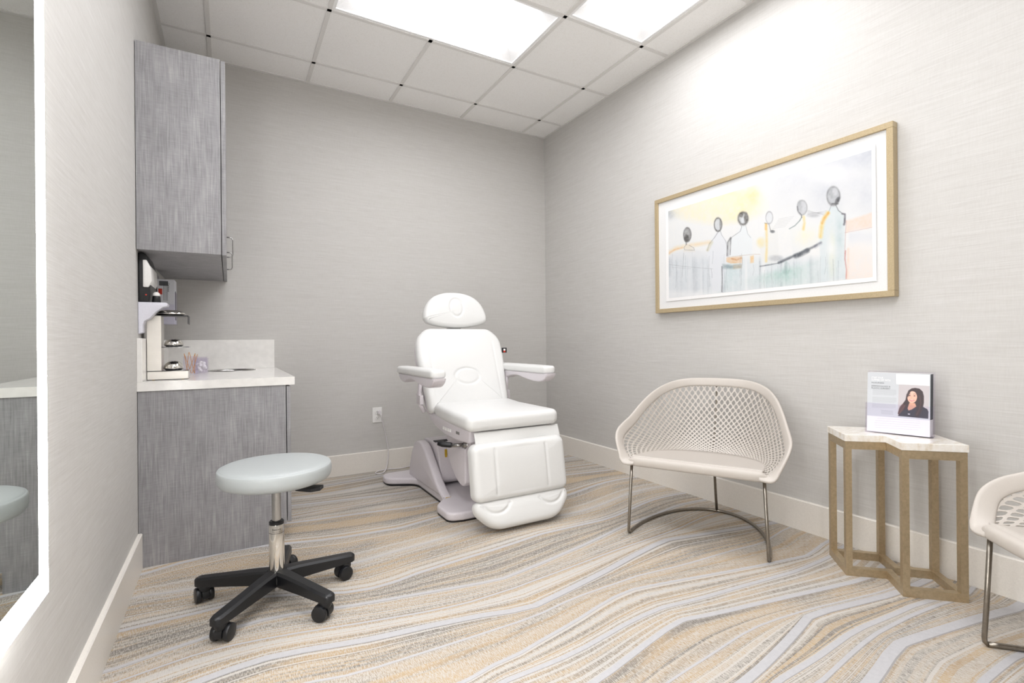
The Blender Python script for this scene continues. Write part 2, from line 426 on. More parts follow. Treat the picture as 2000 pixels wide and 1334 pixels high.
CARPET=[
(20,3965,3982,3994,3998,3991,3976,3960,3950,3942,3937,3932,3926,3917,3908,3899,3890,3882,3874,3870,3868,3875,3889,3907,3924,3943,3963,3980,3992,3995,3982,3967,3960),
(28,3663,3670,3685,3698,3711,3715,3701,3681,3674,3672,3671,3688,3694,3713,3729,3747,3768,3784,3791,3777,3761,3743,3725,3709,3693,3677,3664,3650,3660,3676,3685,3668),
(18,3537,3553,3565,3569,3563,3548,3527,3505,3487,3476,3474,3482,3497,3514,3529,3538,3533,3514,3504,3496,3486,3473,3461,3473,3486,3498,3511,3523,3535,3549,3569,3567),
(30,3307,3314,3333,3345,3362,3366,3355,3335,3315,3298,3283,3268,3253,3238,3230,3243,3257,3274,3290,3307,3326,3348,3369,3387,3397,3407,3424,3439,3445,3441,3429,3412),
(14,3105,3122,3113,3097,3095,3094,3094,3103,3112,3121,3129,3137,3148,3161,3159,3150,3137,3125,3119,3118,3119,3102,3104,3105,3112,3132,3146,3142,3129,3116,3101,3094),
(26,2994,3001,3016,3028,3042,3046,3032,3012,2993,2981,2970,2957,2942,2919,2908,2923,2938,2955,2971,2991,3010,3028,3045,3055,3039,3023,3006,2990,2973,2958,2946,2929),
(24,2662,2682,2720,2736,2751,2746,2723,2694,2665,2644,2634,2626,2617,2639,2661,2674,2675,2664,2645,2623,2605,2595,2597,2610,2633,2661,2687,2706,2713,2709,2694,2673),
(10,2439,2441,2417,2399,2384,2368,2353,2337,2321,2306,2321,2338,2350,2361,2373,2396,2402,2392,2373,2351,2332,2323,2324,2338,2361,2389,2415,2434,2441,2437,2422,2401),
(22,2183,2185,2186,2185,2189,2194,2153,2105,2056,2035,2042,2067,2080,2092,2102,2112,2126,2142,2158,2157,2154,2151,2148,2160,2183,2211,2237,2256,2263,2259,2244,2223),
(20,1934,1942,1966,1982,2003,2007,1993,1968,1943,1922,1904,1885,1866,1848,1837,1854,1871,1892,1913,1934,1958,1984,2011,2033,2046,2059,2080,2098,2106,2101,2086,2066),
(12,1850,1859,1878,1894,1890,1875,1854,1829,1805,1783,1761,1744,1735,1738,1742,1753,1763,1774,1785,1797,1808,1815,1821,1828,1837,1850,1871,1889,1897,1892,1877,1856),
(34,1692,1701,1720,1736,1752,1757,1740,1715,1691,1676,1663,1646,1627,1598,1586,1604,1623,1643,1664,1688,1713,1735,1756,1769,1749,1728,1708,1687,1666,1647,1633,1612),
(12,1519,1528,1547,1562,1579,1584,1567,1542,1533,1531,1528,1526,1525,1524,1530,1547,1557,1559,1561,1564,1553,1541,1533,1529,1525,1519,1507,1506,1526,1546,1554,1533),
(16,1329,1337,1356,1372,1389,1394,1376,1351,1342,1340,1338,1360,1368,1391,1411,1433,1460,1481,1489,1471,1451,1429,1407,1386,1366,1347,1330,1312,1325,1345,1356,1335),
(20,1248,1256,1275,1291,1308,1313,1295,1270,1262,1259,1257,1279,1278,1279,1287,1302,1318,1328,1331,1316,1301,1291,1281,1270,1259,1248,1247,1248,1252,1271,1282,1261),
(24,1108,1116,1135,1151,1168,1173,1155,1130,1121,1119,1117,1139,1137,1138,1156,1179,1202,1223,1236,1211,1190,1172,1152,1133,1113,1094,1074,1061,1065,1084,1095,1074),
(9,961,969,989,1004,1021,1026,1008,984,975,973,971,992,991,992,1010,1032,1043,1052,1063,1073,1075,1067,1054,1038,1018,998,979,966,970,989,1000,979),
(32,830,839,858,874,891,896,878,853,844,842,840,862,860,861,879,902,912,921,935,953,973,995,1019,1009,989,970,950,938,931,926,937,916),
(22,771,779,799,814,831,836,819,794,785,783,781,803,801,802,820,842,853,862,874,875,877,883,889,888,879,871,865,849,829,824,835,814),
(16,706,714,733,749,766,771,753,729,720,718,716,737,736,737,754,777,788,797,809,810,821,832,841,846,843,839,830,819,802,797,808,787),
(40,618,627,646,662,678,683,666,641,632,630,628,650,648,649,667,689,700,709,721,722,733,749,767,778,762,745,727,709,688,665,660,639),
(24,413,422,441,457,474,478,461,436,427,425,423,445,443,444,462,485,495,504,516,517,528,544,562,572,571,568,555,537,516,493,488,467),
(20,351,359,376,390,405,410,394,371,363,362,360,379,378,379,386,399,414,423,426,412,399,390,381,371,361,351,351,351,355,372,382,363),
(34,243,245,223,207,193,179,165,151,137,123,137,152,163,172,184,204,210,200,183,164,147,138,140,152,173,198,221,238,245,241,228,209),
(14,45,53,70,84,81,67,48,26,5,-15,-35,-50,-58,-56,-52,-43,-33,-23,-13,-3,7,14,19,25,33,45,63,80,87,83,70,51),
(26,-219,-211,-194,-180,-165,-160,-176,-199,-207,-208,-210,-191,-192,-191,-184,-171,-156,-147,-144,-158,-171,-180,-189,-199,-209,-219,-219,-219,-215,-198,-188,-207),
(20,-327,-325,-347,-363,-377,-391,-405,-419,-433,-447,-433,-418,-407,-398,-386,-366,-360,-370,-387,-406,-423,-432,-430,-418,-397,-372,-349,-332,-325,-329,-342,-361),
(34,-525,-517,-500,-486,-489,-503,-522,-544,-565,-585,-605,-620,-628,-626,-622,-613,-603,-593,-583,-573,-563,-556,-551,-545,-537,-525,-507,-490,-483,-487,-500,-519),
(14,-789,-781,-764,-750,-735,-730,-746,-769,-777,-778,-780,-761,-762,-761,-754,-741,-726,-717,-714,-728,-741,-750,-759,-769,-779,-789,-789,-789,-785,-768,-758,-777),
(26,-897,-895,-917,-933,-947,-961,-975,-989,-1003,-1017,-1003,-988,-977,-968,-956,-936,-930,-940,-957,-976,-993,-1002,-1000,-988,-967,-942,-919,-902,-895,-899,-912,-931),
(20,-1095,-1087,-1070,-1056,-1059,-1073,-1092,-1114,-1135,-1155,-1175,-1190,-1198,-1196,-1192,-1183,-1173,-1163,-1153,-1143,-1133,-1126,-1121,-1115,-1107,-1095,-1077,-1060,-1053,-1057,-1070,-1089),
(34,-1359,-1351,-1334,-1320,-1305,-1300,-1316,-1339,-1347,-1348,-1350,-1331,-1332,-1331,-1324,-1311,-1296,-1287,-1284,-1298,-1311,-1320,-1329,-1339,-1349,-1359,-1359,-1359,-1355,-1338,-1328,-1347),
]
# ---------------------------------------------------------------- room shell
def struct(mb, name, mat, **kw):
    o = mb.build(name, mat, **kw); o['kind'] = 'structure'; return o

def build_floor():
    rows = []                                   # (y per column, v)
    xs = [-.4+.1*i for i in range(32)]
    n = len(CARPET)
    verts = []; uvs = []
    R = []
    for i, c in enumerate(CARPET):
        wd = c[0]/1000; ys = [q/1000 for q in c[1:]]
        v0 = n-i
        R.append(([y+wd/2 for y in ys], v0+.2)); R.append(([y-wd/2 for y in ys], v0+.0))
        if i+1 < n:
            w2 = CARPET[i+1][0]/1000; y2 = [q/1000 for q in CARPET[i+1][1:]]
            for f in (.33, .66):
                R.append(([(a-wd/2)*(1-f)+(b+w2/2)*f for a, b in zip(ys, y2)], v0-.8*f))
    R.insert(0, ([y+.3 for y in R[0][0]], n+1)); R.append(([y-.3 for y in R[-1][0]], -.2))
    R.sort(key=lambda r: -r[1])
    nx = 124
    bm = bmesh.new(); uvl = bm.loops.layers.uv.new('band'); vv = []; tab = {}
    for ys, v in R:
        row = []
        for j in range(nx+1):
            x = XL-.02+(XR-XL+.04)*j/nx
            y = float(np.interp(x, xs, ys)); y = max(YF-.02, min(YB+.02, y))
            b = bm.verts.new((x, y, 0)); tab[b] = (x, v); row.append(b)
        vv.append(row)
    for a, b in zip(vv[:-1], vv[1:]):
        for j in range(nx):
            if max(abs(a[j].co.y-b[j].co.y), abs(a[j+1].co.y-b[j+1].co.y)) < 1e-6: continue
            f = bm.faces.new((a[j], b[j], b[j+1], a[j+1]))
            for lp in f.loops: lp[uvl].uv = tab[lp.vert]
    me = bpy.data.meshes.new('floor'); bm.to_mesh(me); bm.free()
    o = link('floor', me, M['carpet']); o['kind'] = 'structure'
build_floor()
struct(MB().box((XL-.1, YF-.1, -.12), (XR+.1, YB+.1, -.004)), 'floor_slab', M['dark'])
struct(MB().box((XL-.1, YF-.1, 0), (XL, YB+.1, H+.1)), 'wall_left', M['wall'])
struct(MB().box((XR, YF-.1, 0), (XR+.1, YB+.1, H+.1)), 'wall_right', M['wall'])
struct(MB().box((XL, YB, 0), (XR, YB+.1, H+.1)), 'wall_back', M['wall'])
struct(MB().box((XL, YF-.1, 0), (XR, YF, H+.1)), 'wall_front', M['wall'])

# ceiling tiles: cells of the grid, leaving out the cells of the troffers
gxs = [XL]+[GX-(4-k)*T for k in range(5)]+[XR]
gys = [YB]+[GY-k*T for k in range(0, 9) if GY-k*T > YF]+[YF]
# cell (i,j): x gxs[i]..gxs[i+1], y gys[j+1]..gys[j]
LAMPCELLS = {(2, 2): 'A', (3, 2): 'A', (4, 3): 'B', (4, 4): 'B', (2, 6): 'C', (3, 6): 'C', (1, 4): 'D', (1, 5): 'D'}  # C and D hold the added fill panels, both out of view
mb = MB()
for i in range(len(gxs)-1):
    for j in range(len(gys)-1):
        if (i, j) in LAMPCELLS: continue
        mb.box((gxs[i], gys[j+1], H+.004), (gxs[i+1], gys[j], H+.02))
mb.box((XL, YF, H+.14), (XR, YB, H+.18))
struct(mb, 'ceiling', M['tile'])
mb = MB()
g = .012
for i, x in enumerate(gxs[1:-1]):
    for j in range(len(gys)-1):
        lf_ = LAMPCELLS.get((i, j)); rg_ = LAMPCELLS.get((i+1, j))
        if lf_ and lf_ == rg_: continue
        mb.box((x-g, gys[j+1], H-.002), (x+g, gys[j], H+.005))
for j, y in enumerate(gys[1:-1]):
    for i in range(len(gxs)-1):
        a, b = gxs[i]-(g if i else 0), gxs[i+1]+(g if i < len(gxs)-2 else 0)
        up_ = LAMPCELLS.get((i, j)); dn = LAMPCELLS.get((i, j+1))
        if up_ and up_ == dn: continue
        mb.box((a, y-g, H-.002), (b, y+g, H+.005))
struct(mb, 'trim_1', M['grid'])
mb = MB()
mb.box((XL, YF, H-.003), (XL+.022, YB, H+.004)); mb.box((XR-.022, YF, H-.003), (XR, YB, H+.004))
mb.box((XL+.022, YB-.022, H-.003), (XR-.022, YB, H+.004)); mb.box((XL+.022, YF, H-.003), (XR-.022, YF+.022, H+.004))
struct(mb, 'trim_2', M['grid'])

BH, BT = .156, .016
def bboard(name, a, b, axis, sgn):
    # profile: flat board with an eased top edge
    pr = [(0, 0), (BT, 0), (BT, BH-.004), (BT-.004, BH), (0, BH)]
    if axis == 'y': mbb = MB().prism([(a[0]+sgn*p[0], p[1]) for p in pr], 'y', a[1], b[1])
    else: mbb = MB().prism([(a[1]+sgn*p[0], p[1]) for p in pr], 'x', a[0], b[0])
    struct(mbb, name, M['trim'])
bboard('baseboard_left', (XL, YF), (XL, 2.746), 'y', 1)
bboard('baseboard_right', (XR, YF), (XR, YB), 'y', -1)
bboard('baseboard_back', (.27, YB), (XR-BT, YB), 'x', -1)
bboard('baseboard_front', (XL+BT, YF), (XR-BT, YF), 'x', 1)

# ---------------------------------------------------------------- ceiling troffers
def troffer(x0, y0, x1, y1, label, mat='lamp'):
    t = thing('ceiling_light', ((x0+x1)/2, (y0+y1)/2, H), label, 'ceiling light')
    mb = MB(); z = H+.002; f = .018
    x0 += g; x1 -= g; y0 += g; y1 -= g
    mb.box((x0, y0, z), (x1, y0+f, z+.01)).box((x0, y1-f, z), (x1, y1, z+.01))
    mb.box((x0, y0+f, z), (x0+f, y1-f, z+.01)).box((x1-f, y0+f, z), (x1, y1-f, z+.01))
    mb.box((x0, y0, z+.09), (x1, y1, z+.1))
    mb.build('housing', M['reflector'], t)
    # lens: a shallow basket with sloped sides
    a0, b0, a1, b1 = x0+f, y0+f, x1-f, y1-f; s = .07; zt = z+.05; zb = z+.006
    mb = MB()
    o_ = [(a0, b0, zb), (a1, b0, zb), (a1, b1, zb), (a0, b1, zb)]
    i_ = [(a0+s, b0+s, zt), (a1-s, b0+s, zt), (a1-s, b1-s, zt), (a0+s, b1-s, zt)]
    for k in range(4): mb.face([o_[k], o_[(k+1) % 4], i_[(k+1) % 4], i_[k]])
    mb.build('reflector', M['reflector'], t)
    mb = MB(); mb.face(i_)
    mb.build('lens', M[mat], t)
troffer(gxs[2], gys[3], gxs[4], gys[2], 'wide rectangular ceiling light panel over the middle of the room')
troffer(gxs[4], gys[5], gxs[5], gys[3], 'ceiling light panel nearest the wall with the framed picture')
troffer(gxs[2], gys[7], gxs[4], gys[6], 'unseen fill light panel added in the ceiling behind the camera', 'lamp_fill')  # added fill: brightens the fronts that face the camera

troffer(gxs[1], gys[6], gxs[2], gys[4], 'unseen fill light panel added in the ceiling beside the mirror, left of the camera', 'lamp_fill')  # second added fill panel, out of view, evens out the room light

# ---------------------------------------------------------------- wall mirror with lit edge
t = thing('wall_mirror', (XL, .86, 1.2), 'tall wall mirror with a glowing white frosted edge on the left wall', 'mirror')
MF = -.303
my0, my1, mz0, mz1, bw = .25, 1.268, .526, 2.02, .054
MB().box((XL+.0005, my0+.03, mz0+.03), (MF-.006, my1-.03, mz1-.03)).build('backing', M['grid'], t)
MB().box((MF-.006, my0+bw, mz0+bw), (MF, my1-bw, mz1-bw)).build('mirror_glass', M['mirror'], t)
mb = MB()
for a, b in (((my0, mz0), (my1, mz0+bw)), ((my0, mz1-bw), (my1, mz1)), ((my0, mz0+bw), (my0+bw, mz1-bw)), ((my1-bw, mz0+bw), (my1, mz1-bw))):
    mb.box((MF-.006, a[0], a[1]), (MF, b[0], b[1]))
mb.build('light_band', M['lamp2'], t)

# ---------------------------------------------------------------- cabinets
YC = 2.748
t = thing('base_cabinet', (-.05, 3.3, 0), 'grey linen-look base cabinet under the white countertop', 'cabinet')
MB().prism([(XL+.002, 0), (.19, 0), (.19, .09), (.25, .09), (.25, .79), (XL+.002, .79)], 'y', YC, YC+.02).build('side_panel', M['lam'], t)
MB().prism([(XL+.002, 0), (.19, 0), (.19, .09), (.25, .09), (.25, .79), (XL+.002, .79)], 'y', YB-.021, YB-.002).build('side_panel', M['lam'], t)
MB().box((XL+.002, YC+.02, .09), (.25, YB-.02, .11)).build('bottom_panel', M['lam'], t)
MB().box((.17, YC+.02, 0), (.19, YB-.02, .09)).build('toe_kick', M['lam'], t)
MB().box((.23, YC+.02, .74), (.25, YB-.02, .79)).build('top_rail', M['lam'], t)
for a, b in ((YC+.002, 3.318), (3.322, YB-.003)):
    MB().box((.254, a, .095), (.272, b, .783), .001, 1).build('door', M['lam'], t)

t = thing('wall_cabinet', (-.19, 3.3, 1.426), 'grey linen-look wall cabinet with wire pulls hanging above the counter', 'cabinet')
MB().box((XL+.002, YC, 1.426), (-.027, YB-.002, 2.362), .001, 1).build('body', M['lam'], t)
for a, b, hy in ((YC+.001, 3.318, 3.262), (3.322, YB-.002, 3.80)):
    d = MB().box((-.024, a, 1.424), (-.005, b, 2.358), .001, 1).build('door', M['lam'], t)
    pth = [(-.006, hy, 1.495), (.012, hy, 1.495), (.022, hy, 1.500), (.026, hy, 1.512), (.026, hy, 1.592), (.022, hy, 1.604), (.012, hy, 1.609), (-.006, hy, 1.609)]
    MB().tube(pth, .0035, 10).build('handle', M['steel'], d, smooth=True)

# countertop with a round sink cut-out
t = thing('countertop', (-.03, 3.3, .83), 'white quartz countertop with short backsplash on the base cabinet', 'countertop')
cx, cy, cr = .02, 3.665, .13
arcL = [(cx+cr*math.cos(a), cy+cr*math.sin(a)) for a in np.linspace(-PI/2, -3*PI/2, 33)]
arcR = [(cx+cr*math.cos(a), cy+cr*math.sin(a)) for a in np.linspace(PI/2, -PI/2, 33)]
x0, x1, y0, y1 = XL+.0005, .291, YC-.006, YB-.0005
mb = MB()
mb.prism([(x0, y0), (cx, y0)]+arcL+[(cx, y1), (x0, y1)], 'z', .79, .83)
mb.prism([(x1, y1), (cx, y1)]+arcR+[(cx, y0), (x1, y0)], 'z', .79, .83)
mb.build('counter_slab', M['quartz'], t)
MB().box((x0, YC-.006, .83), (-.335, YB-.02, 1.028), .001, 1).build('side_splash', M['quartz'], t)
MB().box((x0, YB-.02, .83), (.281, y1, 1.028), .001, 1).build('backsplash', M['quartz'], t)
t2 = MB().lathe([(.012, -.150), (.075, -.148), (.112, -.13), (.124, -.09), (.1275, -.01), (.1285, .0015), (.135, .0025), (.136, .0005)], (cx, cy, .83), 48, caps=False).build('sink', M['steel'], None, smooth=True)
tag(t2, 'small round stainless steel sink set into the white countertop', 'sink')

# ---------------------------------------------------------------- wall outlet and cord
t = thing('wall_outlet', (1.006, YB, .435), 'white power outlet on the back wall beside the treatment chair', 'outlet')
MB().box((.968, YB-.007, .375), (1.043, YB, .493), .003, 2).build('cover_plate', M['outlet'], t)
for zc in (.456, .412):
    s_ = MB().lathe([(.017, -.0035), (.017, 0)], (1.006, YB-.007, zc), 28, 'y').build('socket', M['outlet'], t)
    MB().box((.999, YB-.0112, zc), (1.001, YB-.0104, zc+.008)).box((1.011, YB-.0112, zc), (1.013, YB-.0104, zc+.007)).box((1.0045, YB-.0112, zc-.009), (1.0085, YB-.0104, zc-.004)).build('slot', M['dark'], s_)
t = thing('power_cord', (1.02, YB-.03, .45), 'thin white power cord hanging from the wall outlet to the floor', 'cord')
MB().prism(rpoly([(1.004, .443, .004), (1.026, .443, .004), (1.026, .472, .008), (1.004, .472, .008)], 4), 'y', YB-.045, YB-.0115, .002).build('plug', M['cord'], t, auto=.6)
P = catmull([(1.018, YB-.044, .452), (1.022, YB-.06, .435), (1.035, YB-.045, .38), (1.062, YB-.03, .28), (1.082, YB-.03, .15), (1.068, YB-.05, .06), (1.035, YB-.10, .012), (.985, YB-.13, .005), (.965, YB-.09, .005),
             (1.0, YB-.045, .005), (1.08, YB-.03, .005), (1.17, YB-.05, .005), (1.25, YB-.03, .005), (1.31, YB-.06, .005), (1.345, YB-.17, .008), (1.365, YB-.27, .03)], 8)
MB().tube(P, .0038, 8).build('cable', M['cord'], t, smooth=True)

# ---------------------------------------------------------------- wheeled stool
SX, SY = .157, 2.132
t = thing('wheeled_stool', (SX, SY, 0), 'round grey vinyl stool on a black five-wheel base', 'stool')
prof = [(.02, .462), (.15, .462), (.178, .464), (.192, .470), (.2, .481), (.203, .495), (.203, .512), (.2015, .522), (.1985, .5275), (.1965, .5265), (.1945, .5290), (.188, .5320), (.17, .5345), (.12, .537), (.06, .538), (.005, .538)]
st = MB().lathe(prof, (SX, SY, 0), 72).build('seat', M['stoolv'], t, smooth=True)
MB().box((SX-.07, SY-.05, .450), (SX+.07, SY+.05, .462), .003).build('seat_plate', M['black'], t)
lv = MB()
dx, dy = math.cos(-.86), math.sin(-.86)
def LP(a, b, z): return (SX+a*dx-b*dy, SY+a*dy+b*dx, z)
lv.tube([LP(.03, 0, .456), LP(.10, 0, .453), LP(.135, 0, .452)], .005, 8)
lv.build('height_lever', M['black'], t, smooth=True)
mbp = MB()
A_ = [LP(.11, -.018, .452), LP(.185, -.022, .455), LP(.205, .005, .455), LP(.19, .042, .455), LP(.12, .03, .452)]
B_ = [(p[0], p[1], p[2]-.012) for p in A_]
fa = [mbp.bm.verts.new(p) for p in A_]; fb = [mbp.bm.verts.new(p) for p in B_]
mbp.bm.faces.new(fa); mbp.bm.faces.new(fb[::-1])
for i in range(5): mbp.bm.faces.new((fa[i], fa[(i+1) % 5], fb[(i+1) % 5], fb[i]))
mbp.build('lever_paddle', M['black'], t)
MB().lathe([(.0165, .29), (.0165, .455)], (SX, SY, 0), 32).build('piston_rod', M['steel'], t, auto=.6)
MB().lathe([(.0172, .428), (.0172, .4285)], (SX, SY, 0), 32, caps=False).lathe([(.017, .441), (.0178, .4415), (.017, .442)], (SX, SY, 0), 32, caps=False).build('rod_ring', M['dark'], t)
sl = MB().lathe([(.0275, .10), (.0275, .296), (.0262, .300)], (SX, SY, 0), 48).build('chrome_sleeve', M['chrome'], t, auto=.6)
MB().lathe([(.0268, .296), (.0268, .308), (.024, .311), (.018, .309)], (SX, SY, 0), 40).build('black_collar', M['black'], t, auto=.6)
MB().lathe([(.0278, .2668), (.0278, .2681)], (SX, SY, 0), 48, caps=False).build('sleeve_line', M['dark'], sl)
MB().lathe([(.0225, .045), (.0225, .10)], (SX, SY, 0), 32).build('piston_foot', M['steel'], t, auto=.6)
# lettering on the sleeve, wrapped round it
def wrap(o, ang0, R_):
    for v in o.data.vertices:
        a = ang0+v.co.x/R_; v.co = Vector((R_*math.cos(a), R_*math.sin(a), v.co.y)) + Vector((SX, SY, 0)) - origin(o.parent)
ang = math.atan2(-SY, -SX)
for s_, sz, zz, wd in (('biotory', .013, .279, .031), ('for professionals', .004, .2725, .030)):
    o = text(s_, sz, M['blackink'], 'sleeve_lettering', None, Matrix.Translation((-wd/2, zz, 0)), wd, 0)
    o.parent = sl; wrap(o, ang, .0279)
# hub, legs and casters
MB().lathe([(.028, .074), (.046, .078), (.048, .098), (.043, .116), (.032, .121), (.0285, .122)], (SX, SY, 0), 40).build('hub', M['black'], t, auto=.7)
tips = [(-.094, 2.265), (-.033, 1.925), (.31, 1.874), (.458, 2.194), (.23, 2.482)]
swiv = [2.3, .2, .35, .1, .9]
base_a = [math.atan2(p[1]-SY, p[0]-SX) for p in tips]
for k, (a, sw) in enumerate(zip(base_a, swiv)):
    L = .276
    def Q(r, s, z, a=a): return (SX+r*math.cos(a)-s*math.sin(a), SY+r*math.sin(a)+s*math.cos(a), z)
    secs = [(.03, .027, .070, .122), (.08, .025, .069, .120), (.16, .023, .068, .112), (.24, .023, .067, .104), (.292, .022, .067, .099), (.304, .018, .068, .097), (.310, .010, .070, .093)]
    m_ = MB(); rings = []
    for r_, h_, z0_, z1_ in secs:
        c_ = .008 if h_ > .01 else .003
        ring = [(-h_, z0_), (h_, z0_), (h_, z1_-c_), (h_-c_, z1_), (-h_+c_, z1_), (-h_, z1_-c_)]
        rings.append([m_.bm.verts.new(Q(r_, s_, z_)) for s_, z_ in ring])
    for A, B in zip(rings[:-1], rings[1:]):
        for i in range(6): m_.bm.faces.new((A[i], A[(i+1) % 6], B[(i+1) % 6], B[i]))
    m_.bm.faces.new(rings[0][::-1]); m_.bm.faces.new(rings[-1])
    lg = m_.build('leg', M['black'], t, auto=.7)
    c = Q(L, 0, 0); th = a+sw
    ca, sa = math.cos(th), math.sin(th)
    def R(u, v, z): return (c[0]+u*ca-v*sa, c[1]+u*sa+v*ca, z)
    cst = MB()
    cst.lathe([(.008, .045), (.008, .068)], (c[0], c[1], 0), 12)
    cst.lathe([(.018, .046), (.0205, .05), (.0205, .064), (.018, .067)], (c[0], c[1], 0), 20)
    # hood over the twin wheels
    hood = []
    for i in range(13):
        q = math.radians(-20+i*17.5); hood.append((.031*math.cos(q)-.012, .029+.031*math.sin(q)))
    hood += [(-.035, .024), (.012, .024)]
    A = [cst.bm.verts.new(R(p[0], -.012, p[1])) for p in hood]; B = [cst.bm.verts.new(R(p[0], .012, p[1])) for p in hood]
    cst.bm.faces.new(A); cst.bm.faces.new(B[::-1])
    for i in range(len(hood)): cst.bm.faces.new((A[i], A[(i+1) % len(hood)], B[(i+1) % len(hood)], B[i]))
    cs = cst.build('caster', M['black'], t, auto=.7)
    for sgn in (-1, 1):
        wm = MB(); rings = []
        for r_, h_ in ((.004, .0135), (.017, .0135), (.019, .0125), (.0265, .013), (.0285, .016), (.0288, .026), (.0270, .030), (.022, .0315), (.004, .033)):
            rings.append([wm.bm.verts.new(R(-.012+r_*math.cos(2*PI*i/28), sgn*h_, .0288+r_*math.sin(2*PI*i/28))) for i in range(28)])
        for A, B in zip(rings[:-1], rings[1:]):
            for i in range(28): wm.bm.faces.new((A[i], A[(i+1) % 28], B[(i+1) % 28], B[i]))
        wm.bm.faces.new(rings[0]); wm.bm.faces.new(rings[-1])
        wm.build('wheel', M['black'], cs, auto=.6)
# ---------------------------------------------------------------- treatment chair
CXc = 1.385
t = thing('treatment_chair', (CXc, 2.9, 0), 'white vinyl motorised treatment chair in front of the room corner', 'treatment chair')
# base plate: H-like foot with lobes front and rear
hb = rpoly([(-.26, 2.52, .03), (.26, 2.52, .03), (.345, 2.54, .06), (.345, 2.72, .08), (.255, 2.83, .08), (.255, 3.33, .1), (.44, 3.43, .08), (.44, 3.58, .07), (-.44, 3.58, .07), (-.44, 3.43, .08), (-.255, 3.33, .1), (-.255, 2.83, .08), (-.345, 2.72, .08), (-.345, 2.54, .06)], 8)
hb = [(CXc+p[0], p[1]) for p in hb]
MB().prism(hb, 'z', .008, .055, .014, 4).build('base', M['shell'], t, auto=.7)
ins = [(CXc+(p[0]-CXc)*.985, 3.05+(p[1]-3.05)*.985) for p in hb]
MB().prism(ins, 'z', 0, .012).build('rubber_foot', M['black'], t)
# side cheeks rising from the base
cheek = catmull([(3.47, .045), (3.455, .12), (3.40, .24), (3.34, .30), (3.27, .325), (3.20, .318), (3.14, .285), (3.05, .21), (2.96, .135), (2.88, .085), (2.80, .05)], 5)
cheek = [(p[0], p[1]) for p in [(q.x, q.y) for q in [Vector((a[0], a[1], 0)) for a in cheek]]] if False else cheek
def cm2(P, n): return [(q[0], q[1]) for q in catmull([(a[0], a[1], 0) for a in P], n)]
cheek = cm2([(3.47, .045), (3.455, .12), (3.40, .24), (3.34, .30), (3.27, .325), (3.20, .318), (3.14, .285), (3.05, .21), (2.96, .135), (2.88, .085), (2.80, .05)], 5)
for s_ in (-1, 1):
    xa, xb = CXc+s_*.265, CXc+s_*.205
    MB().prism(cheek, 'x', min(xa, xb), max(xa, xb), .016, 4).build('base_cheek', M['shell'], t, auto=.7)
# lift arm housing between the cheeks
lift = cm2([(3.38, .06), (3.37, .20), (3.35, .31), (3.30, .330), (3.14, .330), (3.09, .315), (3.05, .20), (3.02, .11), (3.05, .075)], 4)
MB().prism(lift, 'x', CXc-.195, CXc+.195, .01, 3).build('lift_housing', M['shell'], t, auto=.6)
MB().box((CXc-.19, 3.13, .327), (CXc+.19, 3.17, .336)).build('slot_strip', M['dark'], t)
MB().prism([(3.14, .20), (3.14, .30), (2.80, .44), (2.70, .44), (2.70, .36)], 'x', CXc-.09, CXc+.12, .01, 2).build('lift_arm', M['shell'], t, auto=.6)
# motor box under the seat front
mot = cm2([(2.88, .385), (2.86, .30), (2.76, .20), (2.66, .160), (2.61, .18), (2.60, .22), (2.60, .385)], 5)
MB().prism(mot, 'x', CXc-.215, CXc+.17, .012, 3).build('motor_cover', M['shell'], t, auto=.6)
for zz in (.24, .34): MB().lathe([(.006, -.002), (.006, 0)], (CXc-.13, 2.599, zz), 14, 'y').build('screw', M['gold'], t)
# warning stickers
st_ = MB().prism([(CXc-.255, 2.80), (CXc-.215, 2.81), (CXc-.232, 2.85)], 'z', .0548, .0556); st_.build('warning_sticker', M['gold'], t)
MB().box((CXc-.150, 3.055, .24), (CXc-.138, 3.068, .29)).build('warning_sticker', M['gold'], t)
# seat shell
shell = [(3.06, .55), (3.06, .53), (3.0, .495), (2.90, .466), (2.78, .445), (2.60, .437), (2.43, .45), (2.42, .46), (2.42, .52), (2.55, .535)]
so = MB().prism(shell, 'x', CXc-.268, CXc+.268, .012, 3).build('seat_shell', M['shell'], t, auto=.6)
sw = MB(); 
for k in range(4):
    y_ = 2.80-k*.034; sw.box((CXc-.2705, y_-.026, .474), (CXc-.2675, y_-.004, .492), .001, 1).box((CXc-.2725, y_-.024, .476), (CXc-.2695, y_-.006, .482))
sw.build('switch', M['outlet'], so)
MB().box((CXc-.2700, 2.552, .478), (CXc-.2675, 2.60, .494), .001, 1).build('socket_plate', M['steel'], so)
MB().box((CXc-.20, 2.55, .385), (CXc+.20, 2.90, .445)).build('seat_bracket', M['shell'], t)
# lever with black grip
hd = MB().tube([(CXc-.21, 2.62, .405), (CXc-.27, 2.66, .402)], .012, 12).tube([(CXc-.16, 2.60, .405), (CXc-.215, 2.62, .405)], .017, 14).build('clutch', M['steel'], t, smooth=True)
MB().tube([(CXc-.262, 2.655, .402), (CXc-.275, 2.668, .403), (CXc-.31, 2.70, .407), (CXc-.335, 2.715, .411)], [.010, .016, .018, .012], 14).build('grip', M['black'], hd, smooth=True)
MB().box((CXc-.15, 2.585, .392), (CXc-.02, 2.615, .418), .003).build('bracket_block', M['black'], t)
# seat cushion
seat_o = rpoly([(-.262, 2.98, .05), (-.302, 2.36, .05), (.285, 2.36, .05), (.29, 2.98, .05)], 8)
pad(seat_o, .085, .032, lambda u, v, w_: (CXc+u, v, .562+w_+.012*max(0, (v-2.8))/.2), puff=.012).build('seat_cushion', M['vinyl'], t, smooth=True)
